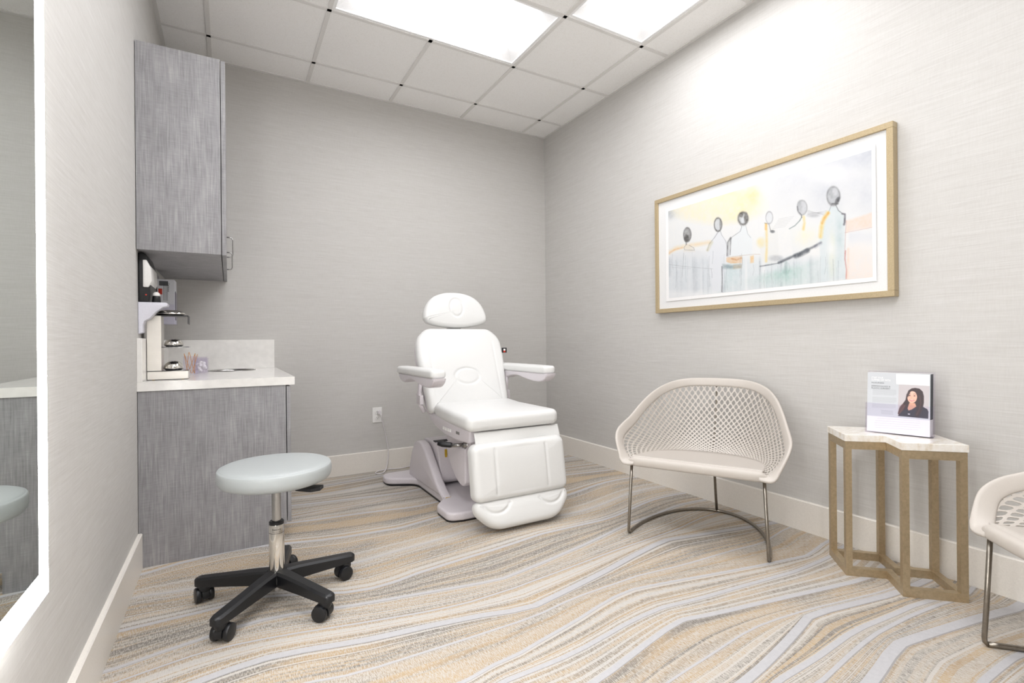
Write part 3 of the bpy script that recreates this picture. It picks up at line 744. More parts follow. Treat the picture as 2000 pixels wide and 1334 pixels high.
# wavy flap below the seat front
def flap(u, v):
    x = CXc-.255+u*.54
    fold = .012*math.sin(u*9+1.2)*v+.008*math.sin(u*17)*v
    zt = .512 if u < .5 else .512+.0*(u-.5)
    return (x, 2.395-.022*math.sin(v*PI*.5)-.012*math.sin(u*7)*v, zt-.085*v+.024*math.sin(u*PI*1.3-.9)*v+fold*.6)
fl = MB().grid(flap, 60, 10)
fo = fl.build('vinyl_flap', M['vinyl'], t, smooth=True)
md = fo.modifiers.new('thick', 'SOLIDIFY'); md.thickness = .006
# leg rest
def tilt(yt, zt, yb, zb):
    L = math.hypot(yb-yt, zb-zt); d = ((yb-yt)/L, (zb-zt)/L)       # pointing down the pad
    nn = (d[1], -d[0])                                           # outward (towards the camera side, -y)
    return L, lambda u, v, w_: (CXc+u, yt+d[0]*v+nn[0]*w_, zt+d[1]*v+nn[1]*w_)
L, F = tilt(2.380, .456, 2.335, .158)
def seams(u, v):
    return -.006*(math.exp(-((u+.165)/.006)**2)+math.exp(-((u-.155)/.006)**2))*(1 if .03 < v < L-.03 else .3) - .004*math.exp(-((u-.0)/.09)**2)
pad(rpoly([(-.292, 0, .045), (.292, 0, .045), (.292, L, .04), (-.292, L, .04)], 8), .10, .035, F, puff=.006, bump=seams, m=44, n=200).build('leg_rest', M['vinyl'], t, smooth=True)
MB().box((CXc-.20, 2.36, .16), (CXc+.20, 2.44, .44), .01).build('leg_rest_shell', M['shell'], t)
# foot rest
L2, F2 = tilt(2.345, .158, 2.28, .012)
def feet(u, v):
    b = 0
    for s in (-1, 1):
        q = math.hypot((u-s*.17)/.085, (v-.0)/.075); b -= .008*math.exp(-((q-1)/.10)**2); b -= .004*max(0, 1-q)
    return b
fo_ = rpoly([(-.292, 0, .04), (.292, 0, .04), (.292, .06, .09), (.20, .155, .15), (-.20, .155, .15), (-.292, .06, .09)], 10)
pad(fo_, .085, .034, F2, puff=.004, bump=feet, m=44, n=200).build('foot_rest', M['vinyl'], t, smooth=True)
MB().box((CXc-.05, 2.36, .08), (CXc+.05, 2.40, .20), .006).build('foot_rest_arm', M['shell'], t)
# backrest
LB, FB = tilt(3.20, 1.085, 2.985, .545)
def lumb(u, v):
    q = math.hypot(u/.085, (v-.355)/.055); b = -.005*math.exp(-((q-1)/.13)**2)
    b -= .0035*math.exp(-((abs(u)-.235)/.006)**2)*(1 if v > .10 else 0)
    return b
bo = rpoly([(-.235, 0, .09), (.235, 0, .09), (.312, .075, .12), (.318, .20, .2), (.285, LB, .03), (-.285, LB, .03), (-.318, .20, .2), (-.312, .075, .12)], 10)
pad(bo, .085, .036, FB, puff=.010, bump=lumb, m=44, n=220).build('backrest', M['vinyl'], t, smooth=True)
pad([(p[0]*.97, .02+p[1]*.95) for p in bo], .04, .018, lambda u, v, w_: FB(u, v, w_-.055), n=96, m=8).build('backrest_shell', M['shell'], t, smooth=True)
# headrest
LH, FH = tilt(3.262, 1.345, 3.21, 1.098)
hp = cm2([(-.236, .190), (-.232, .145), (-.205, .085), (-.155, .036), (-.085, .008), (0, 0), (.085, .008), (.155, .036), (.205, .085), (.232, .145), (.236, .190), (.218, .218), (.17, .234), (.09, .248), (0, .254), (-.09, .248), (-.17, .234), (-.218, .218)], 5)
def ov(u, v):
    q = math.hypot(u/.048, (v-.115)/.062); return -.005*math.exp(-((q-1)/.15)**2)
pad(hp, .075, .030, FH, puff=.008, bump=ov, m=36, n=180).build('headrest', M['vinyl'], t, smooth=True)
MB().box((CXc-.05, 3.235, 1.02), (CXc+.05, 3.262, 1.22), .004).build('headrest_bracket', M['steel'], t)
# armrests
for s_ in (-1, 1):
    ax = CXc+.342 if s_ > 0 else CXc-.388
    ao = rpoly([(-.046, 2.54, .03), (.046, 2.54, .03), (.046, 3.20, .035), (-.046, 3.20, .035)], 8)
    ar = pad(ao, .048, .018, lambda u, v, w_: (ax+u, v, .822+w_), puff=.003, n=100, m=16).build('armrest', M['vinyl'], t, smooth=True)
    pf = cm2([(3.175, .80), (3.16, .775), (3.11, .752), (3.05, .748), (2.99, .765), (2.90, .772), (2.80, .757), (2.70, .745), (2.62, .744), (2.57, .757), (2.54, .78), (2.53, .80)], 5)
    MB().prism(pf, 'x', ax-.037, ax+.037, .010, 3).build('armrest_mould', M['shell'], ar, auto=.7)
    bx = CXc+s_*.318
    MB().tube([(bx, 3.05, .76), (bx, 3.07, .68), (bx, 3.06, .60), (bx-s_*.02, 3.04, .55)], .014, 12).build('armrest_post', M['shell'], t, smooth=True)
    MB().box((bx-.012, 3.03, .60), (bx+.012, 3.10, .66), .003).box((bx-.006, 3.11, .655), (bx+.004, 3.125, .665)).build('back_hinge', M['shell'], t)
# brand tag on the edge of the backrest
tg = MB().box((CXc+.305, 3.10, .920), (CXc+.345, 3.103, .955), .0005, 1).build('fabric_tag', M['black'], t)
MB().box((CXc+.318, 3.0985, .935), (CXc+.333, 3.0995, .948)).build('tag_print', M['palewhite'], tg)
MB().box((CXc+.318, 3.0985, .923), (CXc+.333, 3.0995, .935)).build('tag_print', M['red'], tg)

# ---------------------------------------------------------------- net-back leather chairs
def make_net_chair():
    t = thing('net_chair', (0, 0, 0), 'x', 'chair')
    half = [(0, .612, .765), (.12, .606, .762), (.20, .578, .752), (.265, .52, .728), (.315, .435, .688), (.352, .335, .632), (.380, .235, .571), (.398, .150, .536), (.404, .095, .512), (.396, .05, .478), (.372, .018, .425), (.345, -.004, .380), (.322, -.009, .371), (.285, -.010, .374)]
    ctrl = [(-a, s, z) for a, s, z in half[::-1]] + half[1:]
    rim = catmull(ctrl, 8)                              # left front corner -> top -> right front corner
    n = len(rim)
    Larr = np.r_[0, np.cumsum([(rim[i+1]-rim[i]).length for i in range(n-1)])]; Larr /= Larr[-1]
    rx = np.array([[p.x, p.y, p.z] for p in rim])
    def RIM(u): return Vector([float(np.interp(u, Larr, rx[:, k])) for k in range(3)])
    def E(u):
        # seat edge, u 0 (left front) .. 1 (right front)
        th = PI*(1-u)
        c_, s_ = math.cos(th), math.sin(th)
        a = .300*math.copysign(abs(c_)**.8, c_); s = .03+.44*abs(s_)**.8
        return Vector((a, s, .402-.036*min(1, s/.45)))
    def S(u, f):
        e = E(u); r = RIM(u)
        out = Vector((r.x-e.x, r.y-e.y, 0))
        ctl = e+out*.62+Vector((0, 0, (r.z-e.z)*.22))
        return e*(1-f)**2+ctl*2*f*(1-f)+r*f*f
    def rows(u):
        d = 1-abs(u-.5)*2                                # 0 at the corners, 1 at the centre
        return 4.0+10.5*min(1, max(0, d-.02)/.70)
    N = 42
    def PT(i, tt):
        x_ = min(1, max(-1, 2*i/N-1)); u = .5+.5*(.68*x_+.32*x_**3); Tm = rows(u); tt = min(Tm, max(0, tt))
        d = 1-abs(u-.5)*2
        return S(u, (tt/Tm)**(1+.35*d))
    bm = bmesh.new()
    maxT = 15
    for j in range(0, 2*maxT+1):
        for i in range(0, N+1):
            ic = i+(j % 2)*.5; tc_ = j/2
            if ic > N-.25 or ic < .25: continue
            if tc_ > rows(.5+.5*(.68*(2*ic/N-1)+.32*(2*ic/N-1)**3))+.2: continue
            C4 = [PT(ic-.5, tc_), PT(ic, tc_-.5), PT(ic+.5, tc_), PT(ic, tc_+.5)]
            c = (C4[0]+C4[1]+C4[2]+C4[3])/4
            per = sum((C4[k]-C4[(k+1) % 4]).length for k in range(4))
            ar_ = ((C4[2]-C4[0]).cross(C4[3]-C4[1])).length/2
            if ar_ < 2e-5: continue
            inr = 2*ar_/per; k_ = max(.42, 1-.0030/inr)
            Q = [c+(p-c)*k_ for p in C4]
            V = [bm.verts.new(p) for p in C4]; A = []; B = []
            for q in range(4):
                A.append(bm.verts.new(Q[q]*.78+Q[q-1]*.22)); B.append(bm.verts.new(Q[q]*.78+Q[(q+1) % 4]*.22))
            for q in range(4):
                bm.faces.new((V[q], B[q], A[q])); bm.faces.new((V[q], V[(q+1) % 4], A[(q+1) % 4], B[q]))
    bmesh.ops.remove_doubles(bm, verts=bm.verts[:], dist=.0004)
    bmesh.ops.recalc_face_normals(bm, faces=bm.faces[:])
    m_ = MB(); m_.bm.free(); m_.bm = bm
    net = m_.build('net_back', M['leather'], t, smooth=False)
    md = net.modifiers.new('thick', 'SOLIDIFY'); md.thickness = .0035; md.offset = 0
    # leather band round the rim
    side = []; U = Larr
    for i in range(n):
        a = S(float(U[i]), .86)-rim[i]
        if i < 6 or i > n-7: a = Vector((0, .3, 1)) if False else a
        side.append(a.normalized())
    path = [rim[i]+side[i]*.014*min(1, .3+(1-abs(Larr[i]-.5)*2)*9) for i in range(n)]
    MB().tube(path, 1, 16, sect=[((.024+.008*min(1, abs(Larr[i]-.5)*2)**2)*min(1, .45+(1-abs(Larr[i]-.5)*2)*8), .0085) for i in range(n)], side=side).build('rim', M['leather'], t, smooth=True)
    # stitch line
    MB().tube([rim[i]+side[i]*.038 for i in range(2, n-2)], .0012, 5).build('piping', M['leather'], t, smooth=True)
    # seat panel: lofted between the front roll and the net's foot
    K = 48; bm = bmesh.new()
    ringE = [E(k/K) for k in range(K+1)]
    rows_ = []
    cen = Vector((0, .20, .385))
    for q in range(0, 9):
        f = q/8
        row = []
        for k in range(K+1):
            e = ringE[k]+Vector((0, 0, 0)); fr = Vector((ringE[k].x, .005, .403))
            p = fr.lerp(e, f)
            dip = -.016*math.sin(PI*min(1, f))*max(0, 1-(p.x/.31)**2)
            row.append(bm.verts.new(p+Vector((0, 0, dip))))
        rows_.append(row)
    for a, b in zip(rows_[:-1], rows_[1:]):
        for k in range(K): bm.faces.new((a[k], a[k+1], b[k+1], b[k]))
    bmesh.ops.remove_doubles(bm, verts=bm.verts[:], dist=.0003)
    m_ = MB(); m_.bm.free(); m_.bm = bm
    se = m_.build('seat', M['leather'], t, smooth=True)
    md = se.modifiers.new('thick', 'SOLIDIFY'); md.thickness = .010; md.offset = 0
    # rolled front edge
    def roll(u, v):
        a = -.318+.636*u; ang_ = -.5+v*(PI*1.15)
        prof = [(.015, .404), (.004, .4045), (-.006, .402), (-.012, .396), (-.0145, .386), (-.014, .374), (-.011, .363), (-.004, .357), (.006, .3575), (.012, .362)]
        w_ = v*(len(prof)-1); i0 = min(int(w_), len(prof)-2); fr = w_-i0
        s = prof[i0][0]*(1-fr)+prof[i0+1][0]*fr; z = prof[i0][1]*(1-fr)+prof[i0+1][1]*fr
        q = min(1, max(0, (abs(a)-.285)/.035)); q = q*q*.75
        return (a, s*(1-q)+.0*q, z*(1-q)+.380*q)
    MB().grid(roll, 48, 18).build('front_roll', M['leather'], t, smooth=True)
    # metal frame
    def rod(name, pts, r=.0075): MB().tube(pts, r, 12).build(name, M['gun'], t, smooth=True)
    for s_ in (-1, 1):
        rod('leg', [(s_*.306, .012, .366), (s_*.318, .006, .12), (s_*.3215, .002, .03), (s_*.3225, .004, .016), (s_*.322, .012, .009)])
    th = np.linspace(0.0, PI, 56)
    rod('floor_rod', [(.322*math.cos(a), .012+.573*math.sin(a), .0085) for a in th], .0085)
    rod('leg', [(0, .583, .012), (0, .555, .12), (0, .515, .30), (0, .497, .352)])
    rod('under_rod', [(0, .497, .352), (0, .40, .350), (0, .1, .365)])
    sp = [S(.5, f)+Vector((0, .012, -.004)) for f in np.linspace(.0, .97, 14)]
    rod('spine', [(0, .497, .352)]+sp, .005)
    return t
def place(t, x, y, th, label):
    t.location = (x, y, 0); t.rotation_euler = (0, 0, th); t['label'] = label
chair = make_net_chair()
place(chair, 1.932, 1.637, math.atan2(-.886, .463), 'low taupe leather chair with pierced net back, fully in view below the picture')
def dup(root):
    r = root.copy(); COL.objects.link(r)
    for ch in list(root.children):
        c = ch.copy(); COL.objects.link(c); c.parent = r
        for g_ in list(ch.children):
            d_ = g_.copy(); COL.objects.link(d_); d_.parent = c
    return r
c2 = dup(chair)
place(c2, 1.885, .405, math.radians(-134), 'taupe net-back leather chair cut off by the right edge, beyond the side table')
for c_ in (chair, c2): c_['group'] = 'taupe leather net-back chairs along the right wall'

# ---------------------------------------------------------------- side table
t = thing('side_table', (2.4, 1.015, 0), 'zigzag side table with bronze metal frame and pearly stone top', 'side table')
W8 = [(2.405, 1.264), (2.252, 1.116), (2.363, 1.015), (2.252, .914), (2.405, .766), (2.552, .918), (2.462, 1.015), (2.552, 1.112)]
def offset(P, d):
    out = []; n_ = len(P)
    area = sum(P[i][0]*P[(i+1) % n_][1]-P[(i+1) % n_][0]*P[i][1] for i in range(n_))/2
    sg = 1 if area > 0 else -1
    for i in range(n_):
        p = Vector(P[i]); a = (p-Vector(P[i-1])).normalized(); b = (Vector(P[(i+1) % n_])-p).normalized()
        na = Vector((-a.y, a.x))*sg; nb = Vector((-b.y, b.x))*sg
        m_ = (na+nb).normalized(); out.append(tuple(p+m_*(d/max(.3, m_.dot(na)))))
    return out
IN = offset(W8, .026)
def ringframe(z0, z1):
    mb = MB(); n_ = 8
    V = [[mb.bm.verts.new((*P[i], z)) for i in range(n_)] for P, z in ((W8, z0), (IN, z0), (IN, z1), (W8, z1))]
    for a in range(4):
        A, B = V[a], V[(a+1) % 4]
        for i in range(n_): mb.bm.faces.new((A[i], A[(i+1) % n_], B[(i+1) % n_], B[i]))
    es = [e for e in mb.bm.edges]
    return mb
ringframe(.0, .032).build('base_rail', M['bronze'], t)
ringframe(.533, .565).build('top_rail', M['bronze'], t)
for i in (0, 1, 3, 4, 5, 7):
    p = Vector(W8[i]); a = (Vector(W8[i-1])-p).normalized(); b = (Vector(W8[(i+1) % 8])-p).normalized()
    q = [p, p+a*.024, Vector(IN[i])-(a+b).normalized()*.002, p+b*.024]
    MB().prism([tuple(v) for v in q], 'z', .032, .533).build('leg', M['bronze'], t)
TOP = offset(W8, -.003)
MB().prism(TOP, 'z', .5655, .5945, .002, 2).build('tabletop', M['stone'], t)

# ---------------------------------------------------------------- leaflet holder and leaflets
ZT = .5945
pa = Vector((2.392, 1.106, 0)); pb = Vector((2.440, .884, 0)); ex = (pb-pa).normalized(); en = Vector((ex.y, -ex.x, 0))   # en: away from the wall?
if en.x > 0: en = -en
bk = -en
Wd = (pb-pa).length
def HP(u, d, z): return pa+ex*u+bk*d+Vector((0, 0, ZT+z))
def slab(mb, u0, u1, d0, d1, z0, z1, lean=0.0):
    vs_ = []
    for z in (z0, z1):
        for (u, d) in ((u0, d0), (u1, d0), (u1, d1), (u0, d1)): vs_.append(mb.bm.verts.new(HP(u, d+lean*z, z)))
    A, B = vs_[:4], vs_[4:]
    mb.bm.faces.new(A[::-1]); mb.bm.faces.new(B)
    for i in range(4): mb.bm.faces.new((A[i], A[(i+1) % 4], B[(i+1) % 4], B[i]))
t = thing('leaflet_holder', tuple(pa+ex*Wd/2+Vector((0, 0, ZT))), 'clear acrylic leaflet holder standing on the side table', 'leaflet holder')
LEAN = .10
mb = MB(); th_ = .0022; Dp = .045
slab(mb, 0, Wd, 0, th_, 0, .126, LEAN)
slab(mb, 0, Wd, Dp, Dp+th_, 0, .262, LEAN)
slab(mb, 0, th_, th_, Dp, .0, .126, LEAN); slab(mb, Wd-th_, Wd, th_, Dp, .0, .126, LEAN)
slab(mb, th_, Wd-th_, th_, Dp, 0, .003, LEAN)
mb.build('holder_pocket', M['acr'], t)
# leaflets
HL, WL = .252, Wd-.016
SKL = [(210, 145), (1090, 160), (1065, 1135), (180, 1035)]      # drawing frame of the front print
def homog(src, dst):
    A = []; B = []
    for (u, v), (x, y) in zip(src, dst):
        A += [[u, v, 1, 0, 0, 0, -u*x, -v*x], [0, 0, 0, u, v, 1, -u*y, -v*y]]; B += [x, y]
    h = np.linalg.solve(np.array(A, float), np.array(B, float)); return np.append(h, 1).reshape(3, 3)
def vnoise(X, Y, sc, seed):
    r = np.random.RandomState(seed); G = r.rand(64, 64); x = X*sc; y = Y*sc
    xi = np.floor(x).astype(int); yi = np.floor(y).astype(int); fx = x-xi; fy = y-yi
    fx = fx*fx*(3-2*fx); fy = fy*fy*(3-2*fy); g_ = lambda a, b: G[a % 64, b % 64]
    return (g_(xi, yi)*(1-fx)+g_(xi+1, yi)*fx)*(1-fy)+(g_(xi, yi+1)*(1-fx)+g_(xi+1, yi+1)*fx)*fy
class Canvas:
    def __init__(s, nu, nv, quad):
        s.nu, s.nv = nu, nv
        U, V = np.meshgrid(np.linspace(0, 1, nu), np.linspace(0, 1, nv), indexing='ij')   # V=0 top
        Hm = homog([(0, 0), (1, 0), (1, 1), (0, 1)], quad)
        W_ = Hm[2, 0]*U+Hm[2, 1]*V+1; s.X = (Hm[0, 0]*U+Hm[0, 1]*V+Hm[0, 2])/W_; s.Y = (Hm[1, 0]*U+Hm[1, 1]*V+Hm[1, 2])/W_
        s.U, s.V = U, V; s.C = np.ones((nu, nv, 3))*255.0
    def put(s, mask, rgb, a=1.0):
        m_ = np.clip(mask*a, 0, 1)[..., None]; s.C = s.C*(1-m_)+np.array(rgb, float)*m_
    def seg(s, pts, w_, rgb, a=1.0, soft=1.0, w2=None):
        best = np.full(s.X.shape, 1e9)
        for i in range(len(pts)-1):
            (x0, y0), (x1, y1) = pts[i], pts[i+1]; dx, dy = x1-x0, y1-y0; L_ = max(dx*dx+dy*dy, 1e-6)
            tt = np.clip(((s.X-x0)*dx+(s.Y-y0)*dy)/L_, 0, 1)
            ww = w_ if w2 is None else w_+(w2-w_)*((i+tt)/(len(pts)-1))
            best = np.minimum(best, np.hypot(s.X-x0-dx*tt, s.Y-y0-dy*tt)-ww)
        s.put(np.clip(.5-best/soft, 0, 1), rgb, a)
    def ell(s, c, rx, ry, rgb, a=1.0, soft=.15, ring=None, rot=0):
        x = s.X-c[0]; y = s.Y-c[1]; cr_, sr_ = math.cos(rot), math.sin(rot)
        q = np.hypot((x*cr_+y*sr_)/rx, (-x*sr_+y*cr_)/ry)
        m_ = np.clip(.5-(q-1)/soft, 0, 1) if ring is None else np.exp(-((q-1)/ring)**2)
        s.put(m_, rgb, a)
    def poly(s, P, rgb, a=1.0, soft=3.0):
        P = np.array(P, float); n_ = len(P); inside = np.zeros(s.X.shape, bool); d = np.full(s.X.shape, 1e9)
        for i in range(n_):
            x0, y0 = P[i]; x1, y1 = P[(i+1) % n_]
            c_ = ((y0 > s.Y) != (y1 > s.Y)) & (s.X < (x1-x0)*(s.Y-y0)/((y1-y0) if y1 != y0 else 1e-9)+x0); inside ^= c_
            dx, dy = x1-x0, y1-y0; tt = np.clip(((s.X-x0)*dx+(s.Y-y0)*dy)/max(dx*dx+dy*dy, 1e-6), 0, 1)
            d = np.minimum(d, np.hypot(s.X-x0-dx*tt, s.Y-y0-dy*tt))
        sd = np.where(inside, -d, d); s.put(np.clip(.5-sd/soft, 0, 1), rgb, a)
    def mesh(s, name, fn, mat, parent):
        nu, nv = s.nu, s.nv; co = np.empty((nu*nv, 3))
        P0, PU, PV = [np.array(q, float) for q in fn]
        co[:] = P0+s.U.reshape(-1, 1)*PU+s.V.reshape(-1, 1)*PV
        idx = np.arange(nu*nv).reshape(nu, nv)
        F_ = np.stack([idx[:-1, :-1], idx[1:, :-1], idx[1:, 1:], idx[:-1, 1:]], -1).reshape(-1, 4)
        me = bpy.data.meshes.new(name); me.vertices.add(len(co)); me.vertices.foreach_set('co', co.ravel())
        me.loops.add(F_.size); me.loops.foreach_set('vertex_index', F_.ravel().astype(np.int32))
        me.polygons.add(len(F_)); me.polygons.foreach_set('loop_start', np.arange(0, F_.size, 4, dtype=np.int32))
        me.update(calc_edges=True); me.validate()
        c = s.C.reshape(-1, 3)/255; c = np.where(c <= .04045, c/12.92, ((c+.055)/1.055)**2.4)
        at = me.color_attributes.new('Col', 'FLOAT_COLOR', 'POINT'); at.data.foreach_set('color', np.c_[c, np.ones(len(c))].ravel())
        return link(name, me, mat, parent)
for k in range(4):
    d0 = .0045+k*.0095
    lab = ['front leaflet in the holder, printed with a portrait of a dark-haired person', 'second leaflet in the holder, just behind the portrait one', 'third leaflet in the holder, with dark right edge', 'rearmost leaflet in the clear holder'][k]
    off = .0015*k
    lf = thing('leaflet', tuple(HP(WL/2, d0, .004)), lab, 'leaflet', 'leaflets in the acrylic holder')
    mb = MB(); slab(mb, .006+off, .006+off+WL, d0, d0+.0012, .004, .004+HL, LEAN); mb.build('card', M['paper'], lf)
    mb = MB()                                        # grey upper field with white foot
    u0, u1 = .006+off, .006+off+WL
    if k == 0:
        cv = Canvas(230, 250, SKL)
        cv.C[:] = (200, 203, 207)
        cv.put(np.clip((cv.X-150)/900, 0, 1)*0+np.clip((cv.Y-300)/600, 0, 1), (206, 210, 214), .8)
        cv.poly([(100, 795), (1200, 885), (1200, 1300), (50, 1300)], (240, 240, 240), 1, 3)
        cv.poly([(605, 165), (1082, 172), (1075, 340), (605, 320)], (246, 246, 245), 1, 3)
        cv.poly([(640, 322), (1075, 340), (1048, 848), (615, 808)], (196, 189, 191), 1, 3)
        # portrait
        hair = (52, 34, 38)
        cv.poly([(870, 375), (930, 385), (975, 430), (990, 500), (988, 600), (970, 700), (945, 790), (900, 830), (640, 800), (618, 770), (640, 690), (690, 620), (730, 560), (745, 480), (775, 415), (820, 382)], hair, 1, 10)
        cv.poly([(620, 770), (650, 660), (700, 610), (720, 660), (690, 740), (640, 800)], (92, 60, 56), .8, 14)
        cv.poly([(618, 808), (640, 770), (700, 720), (760, 690), (905, 680), (975, 665), (1035, 700), (1052, 740), (1045, 848)], (38, 36, 52), 1, 6)
        cv.poly([(785, 600), (865, 610), (880, 660), (815, 708), (768, 724), (755, 690)], (214, 160, 136), 1, 10)
        cv.ell((825, 518), 68, 92, (236, 182, 160), 1, .08, rot=.12)
        cv.ell((820, 455), 55, 30, (240, 196, 176), .6, .4)
        cv.poly([(905, 430), (960, 450), (985, 560), (960, 720), (905, 830), (850, 800), (880, 700), (905, 620)], hair, .95, 12)
        cv.poly([(775, 420), (840, 395), (800, 440), (765, 520), (750, 500)], hair, .9, 10)
        cv.seg([(640, 780), (680, 700), (725, 640)], 5, (120, 78, 72), .6, 10); cv.seg([(930, 500), (945, 600), (925, 700), (880, 790)], 6, (98, 62, 66), .6, 12)
        for ex_ in ((788, 494), (858, 497)):
            cv.ell(ex_, 14, 7, (70, 48, 44), 1, .4)
        cv.seg([(770, 474), (790, 466), (805, 472)], 2.5, (70, 46, 42), .8, 4); cv.seg([(840, 470), (858, 464), (880, 474)], 2.5, (70, 46, 42), .8, 4)
        cv.seg([(816, 505), (808, 535), (818, 540)], 2, (200, 140, 120), .7, 5)
        cv.seg([(788, 562), (812, 574), (850, 566)], 6, (214, 96, 110), .95, 5); cv.seg([(796, 565), (842, 567)], 2, (250, 240, 238), .9, 3)
        cv.poly([(758, 770), (790, 772), (786, 788), (758, 784)], (200, 196, 200), 1, 3)
        # running text as fine grey lines
        for (ya, n_, x1_) in ((398, 9, 600), (520, 8, 600), (625, 6, 590)):
            for q in range(n_):
                yy = ya+q*10.5; cv.seg([(275-(yy-398)*.05, yy), (x1_-(30 if q == n_-1 else 0), yy+12)], 1.6, (150, 153, 158), .55, 3)
        for q in range(4): cv.seg([(385, 722+q*17), (550, 735+q*17)], 2.2, (140, 143, 148), .6, 3)
        for q, (xa, xb) in enumerate(((330, 930), (300, 930), (290, 920), (290, 935), (300, 900))): cv.seg([(xa, 845+q*34), (xb, 885+q*34)], 2.5, (196, 196, 198), .7, 4)
        a_ = HP(u0, d0-.0006+LEAN*(.004+HL), .004+HL); b_ = HP(u1, d0-.0006+LEAN*(.004+HL), .004+HL); c_ = HP(u0, d0-.0006+LEAN*.004, .004)
        cv.mesh('front_print', (a_, b_-a_, c_-a_), M['print'], lf)
        # headline lettering
        dn = (c_-a_).normalized(); nm = ex.cross(-dn).normalized()
        if nm.dot(en) < 0: nm = -nm
        def lay(s_, u, v, sz, wd, mt):
            o3 = a_+ex*u+dn*v+nm*.0006
            M4 = Matrix(((ex.x, -dn.x, nm.x, o3.x), (ex.y, -dn.y, nm.y, o3.y), (ex.z, -dn.z, nm.z, o3.z), (0, 0, 0, 1)))
            o = text(s_, sz, mt, 'lettering', None, M4, wd, 0)
            o.parent = lf; o.data.transform(Matrix.Translation(-origin(lf)))
        lay('START YOUR', .014, .026, .0115, .041, M['palewhite']); lay('SUMMER OFF WITH', .014, .036, .0115, .066, M['palewhite'])
        lay('McGUINESS', .014, .047, .0085, .044, M['ink']); lay('DERMATOLOGY &', .014, .061, .0085, .066, M['ink']); lay('PLASTIC SURGERY', .014, .070, .0085, .066, M['ink'])
    else:
        slab(mb, u0, u1, d0-.0004, d0, .072, .0035+HL, LEAN)
        slab(mb, u1, u1+.0006, d0-.0004, d0+.0014, .072, .004+HL, LEAN)
        mb.build('printed_field', M['ink'], lf)

# ---------------------------------------------------------------- framed picture
t = thing('framed_picture', (XR, 1.76, 1.57), 'wide champagne-framed abstract picture of six pale standing figures', 'picture')
ya, yb, za, zb, fwd, dep = 2.472, 1.059, 1.184, 1.961, .027, .042
mb = MB()
xf = XR-dep
for (A, B) in (((yb, za), (ya, za+fwd)), ((yb, zb-fwd), (ya, zb)), ((yb, za+fwd), (yb+fwd, zb-fwd)), ((ya-fwd, za+fwd), (ya, zb-fwd))):
    mb.box((xf, A[0], A[1]), (XR-.001, B[0], B[1]), .0015, 1)
mb.build('frame', M['frame'], t)
MB().box((XR-.030, yb+fwd-.002, za+fwd-.002), (XR-.006, ya-fwd+.002, zb-fwd+.002)).build('mat_board', M['mat_board'], t)
pw = MB().box((XR-.0345, 1.131, 1.259), (XR-.0330, 2.379, 1.884)).build('deckled_sheet', M['paper'], t)
cv = Canvas(620, 300, [(148, 632), (1443, 237), (1450, 1045), (160, 1190)])
X, Y, U, V = cv.X, cv.Y, cv.U, cv.V
def wash(mask, rgb, a, sc=8, seed=1, sx=1):
    nz = vnoise(U*2.2*sx, V, sc, seed)*.6+vnoise(U*2.2*sx, V, sc*2.7, seed+9)*.4
    cv.put(mask*(.45+.9*nz), rgb, a)
gs = lambda x, c, w_: np.exp(-((x-c)/w_)**2)
cv.C[:] = (243, 243, 241)
wash(np.clip((X-650)/500, 0, 1)*np.clip((760-Y)/260, 0, 1), (214, 217, 224), .9, 5, 3)
wash(np.clip((X-1300)/150, 0, 1)*np.clip((420-Y)/200, 0, 1), (196, 200, 208), .8, 6, 4)
wash(gs(X, 1180, 150)*gs(Y, 400, 60), (246, 246, 246), 1, 4, 5)
wash(np.clip(.5-(np.hypot((X-460)/290, (Y-590)/120)-1)*2.5, 0, 1), (252, 240, 196), .85, 5, 6)
wash(gs(X, 690, 45)*gs(Y, 520, 60), (250, 232, 170), .8, 7, 7)
wash(gs(X, 160, 40)*gs(Y, 650, 30), (150, 155, 160), .6, 9, 8)
low = np.clip((Y-(905-.0*(X-150)))/60, 0, 1)*np.clip((1290-X)/30, 0, 1)
wash(low, (212, 218, 223), .85, 6, 10); wash(low, (226, 234, 236), .7, 26, 11, 3)
stk = vnoise(U*70, V*1.2, 1.0, 21); cv.put(low*np.clip((stk-.6)*3, 0, 1), (160, 168, 176), .55)
stk = vnoise(U*55, V*1.0, 1.0, 22); cv.put(np.clip((Y-780)/200, 0, 1)*np.clip((1290-X)/30, 0, 1)*np.clip((stk-.62)*3, 0, 1), (248, 248, 248), .7)
wash(np.clip((X-1285)/15, 0, 1)*np.clip((Y-800)/120, 0, 1), (250, 236, 226), .9, 5, 12)
cv.poly([(1285, 690), (1450, 636), (1450, 730), (1285, 765)], (247, 214, 190), .75, 18)
cv.seg([(1230, 775), (1330, 755), (1450, 730)], .8, (170, 90, 80), .6, 3)
wash(np.clip((X-1290)/20, 0, 1)*gs(Y, 790, 40), (226, 228, 234), .8, 6, 13)
cv.seg([(155, 900), (200, 870), (300, 850), (420, 830)], 8, (248, 214, 160), .8, 26); cv.seg([(155, 905), (190, 880), (240, 866)], 3, (236, 160, 80), .6, 10)
cv.seg([(158, 940), (162, 1040)], 10, (150, 156, 166), .5, 24)
wash(gs(X, 880, 190)*np.clip((Y-(1010-.28*(X-780)))/40, 0, 1)*np.clip((1130-Y)/80, 0, 1), (176, 208, 200), .8, 9, 14)
wash(gs(X, 560, 60)*gs(Y, 1050, 90), (190, 214, 216), .7, 9, 15)
cv.poly([(160, 905), (260, 880), (330, 880), (400, 890), (495, 880), (495, 1120), (160, 1170)], (216, 220, 226), .45, 20)
def body(P, rgb=(232, 237, 240), a=.75, soft=14): cv.poly(P, rgb, a, soft)
body([(262, 846), (282, 846), (318, 868), (322, 890), (250, 890)], (236, 226, 208), .8)
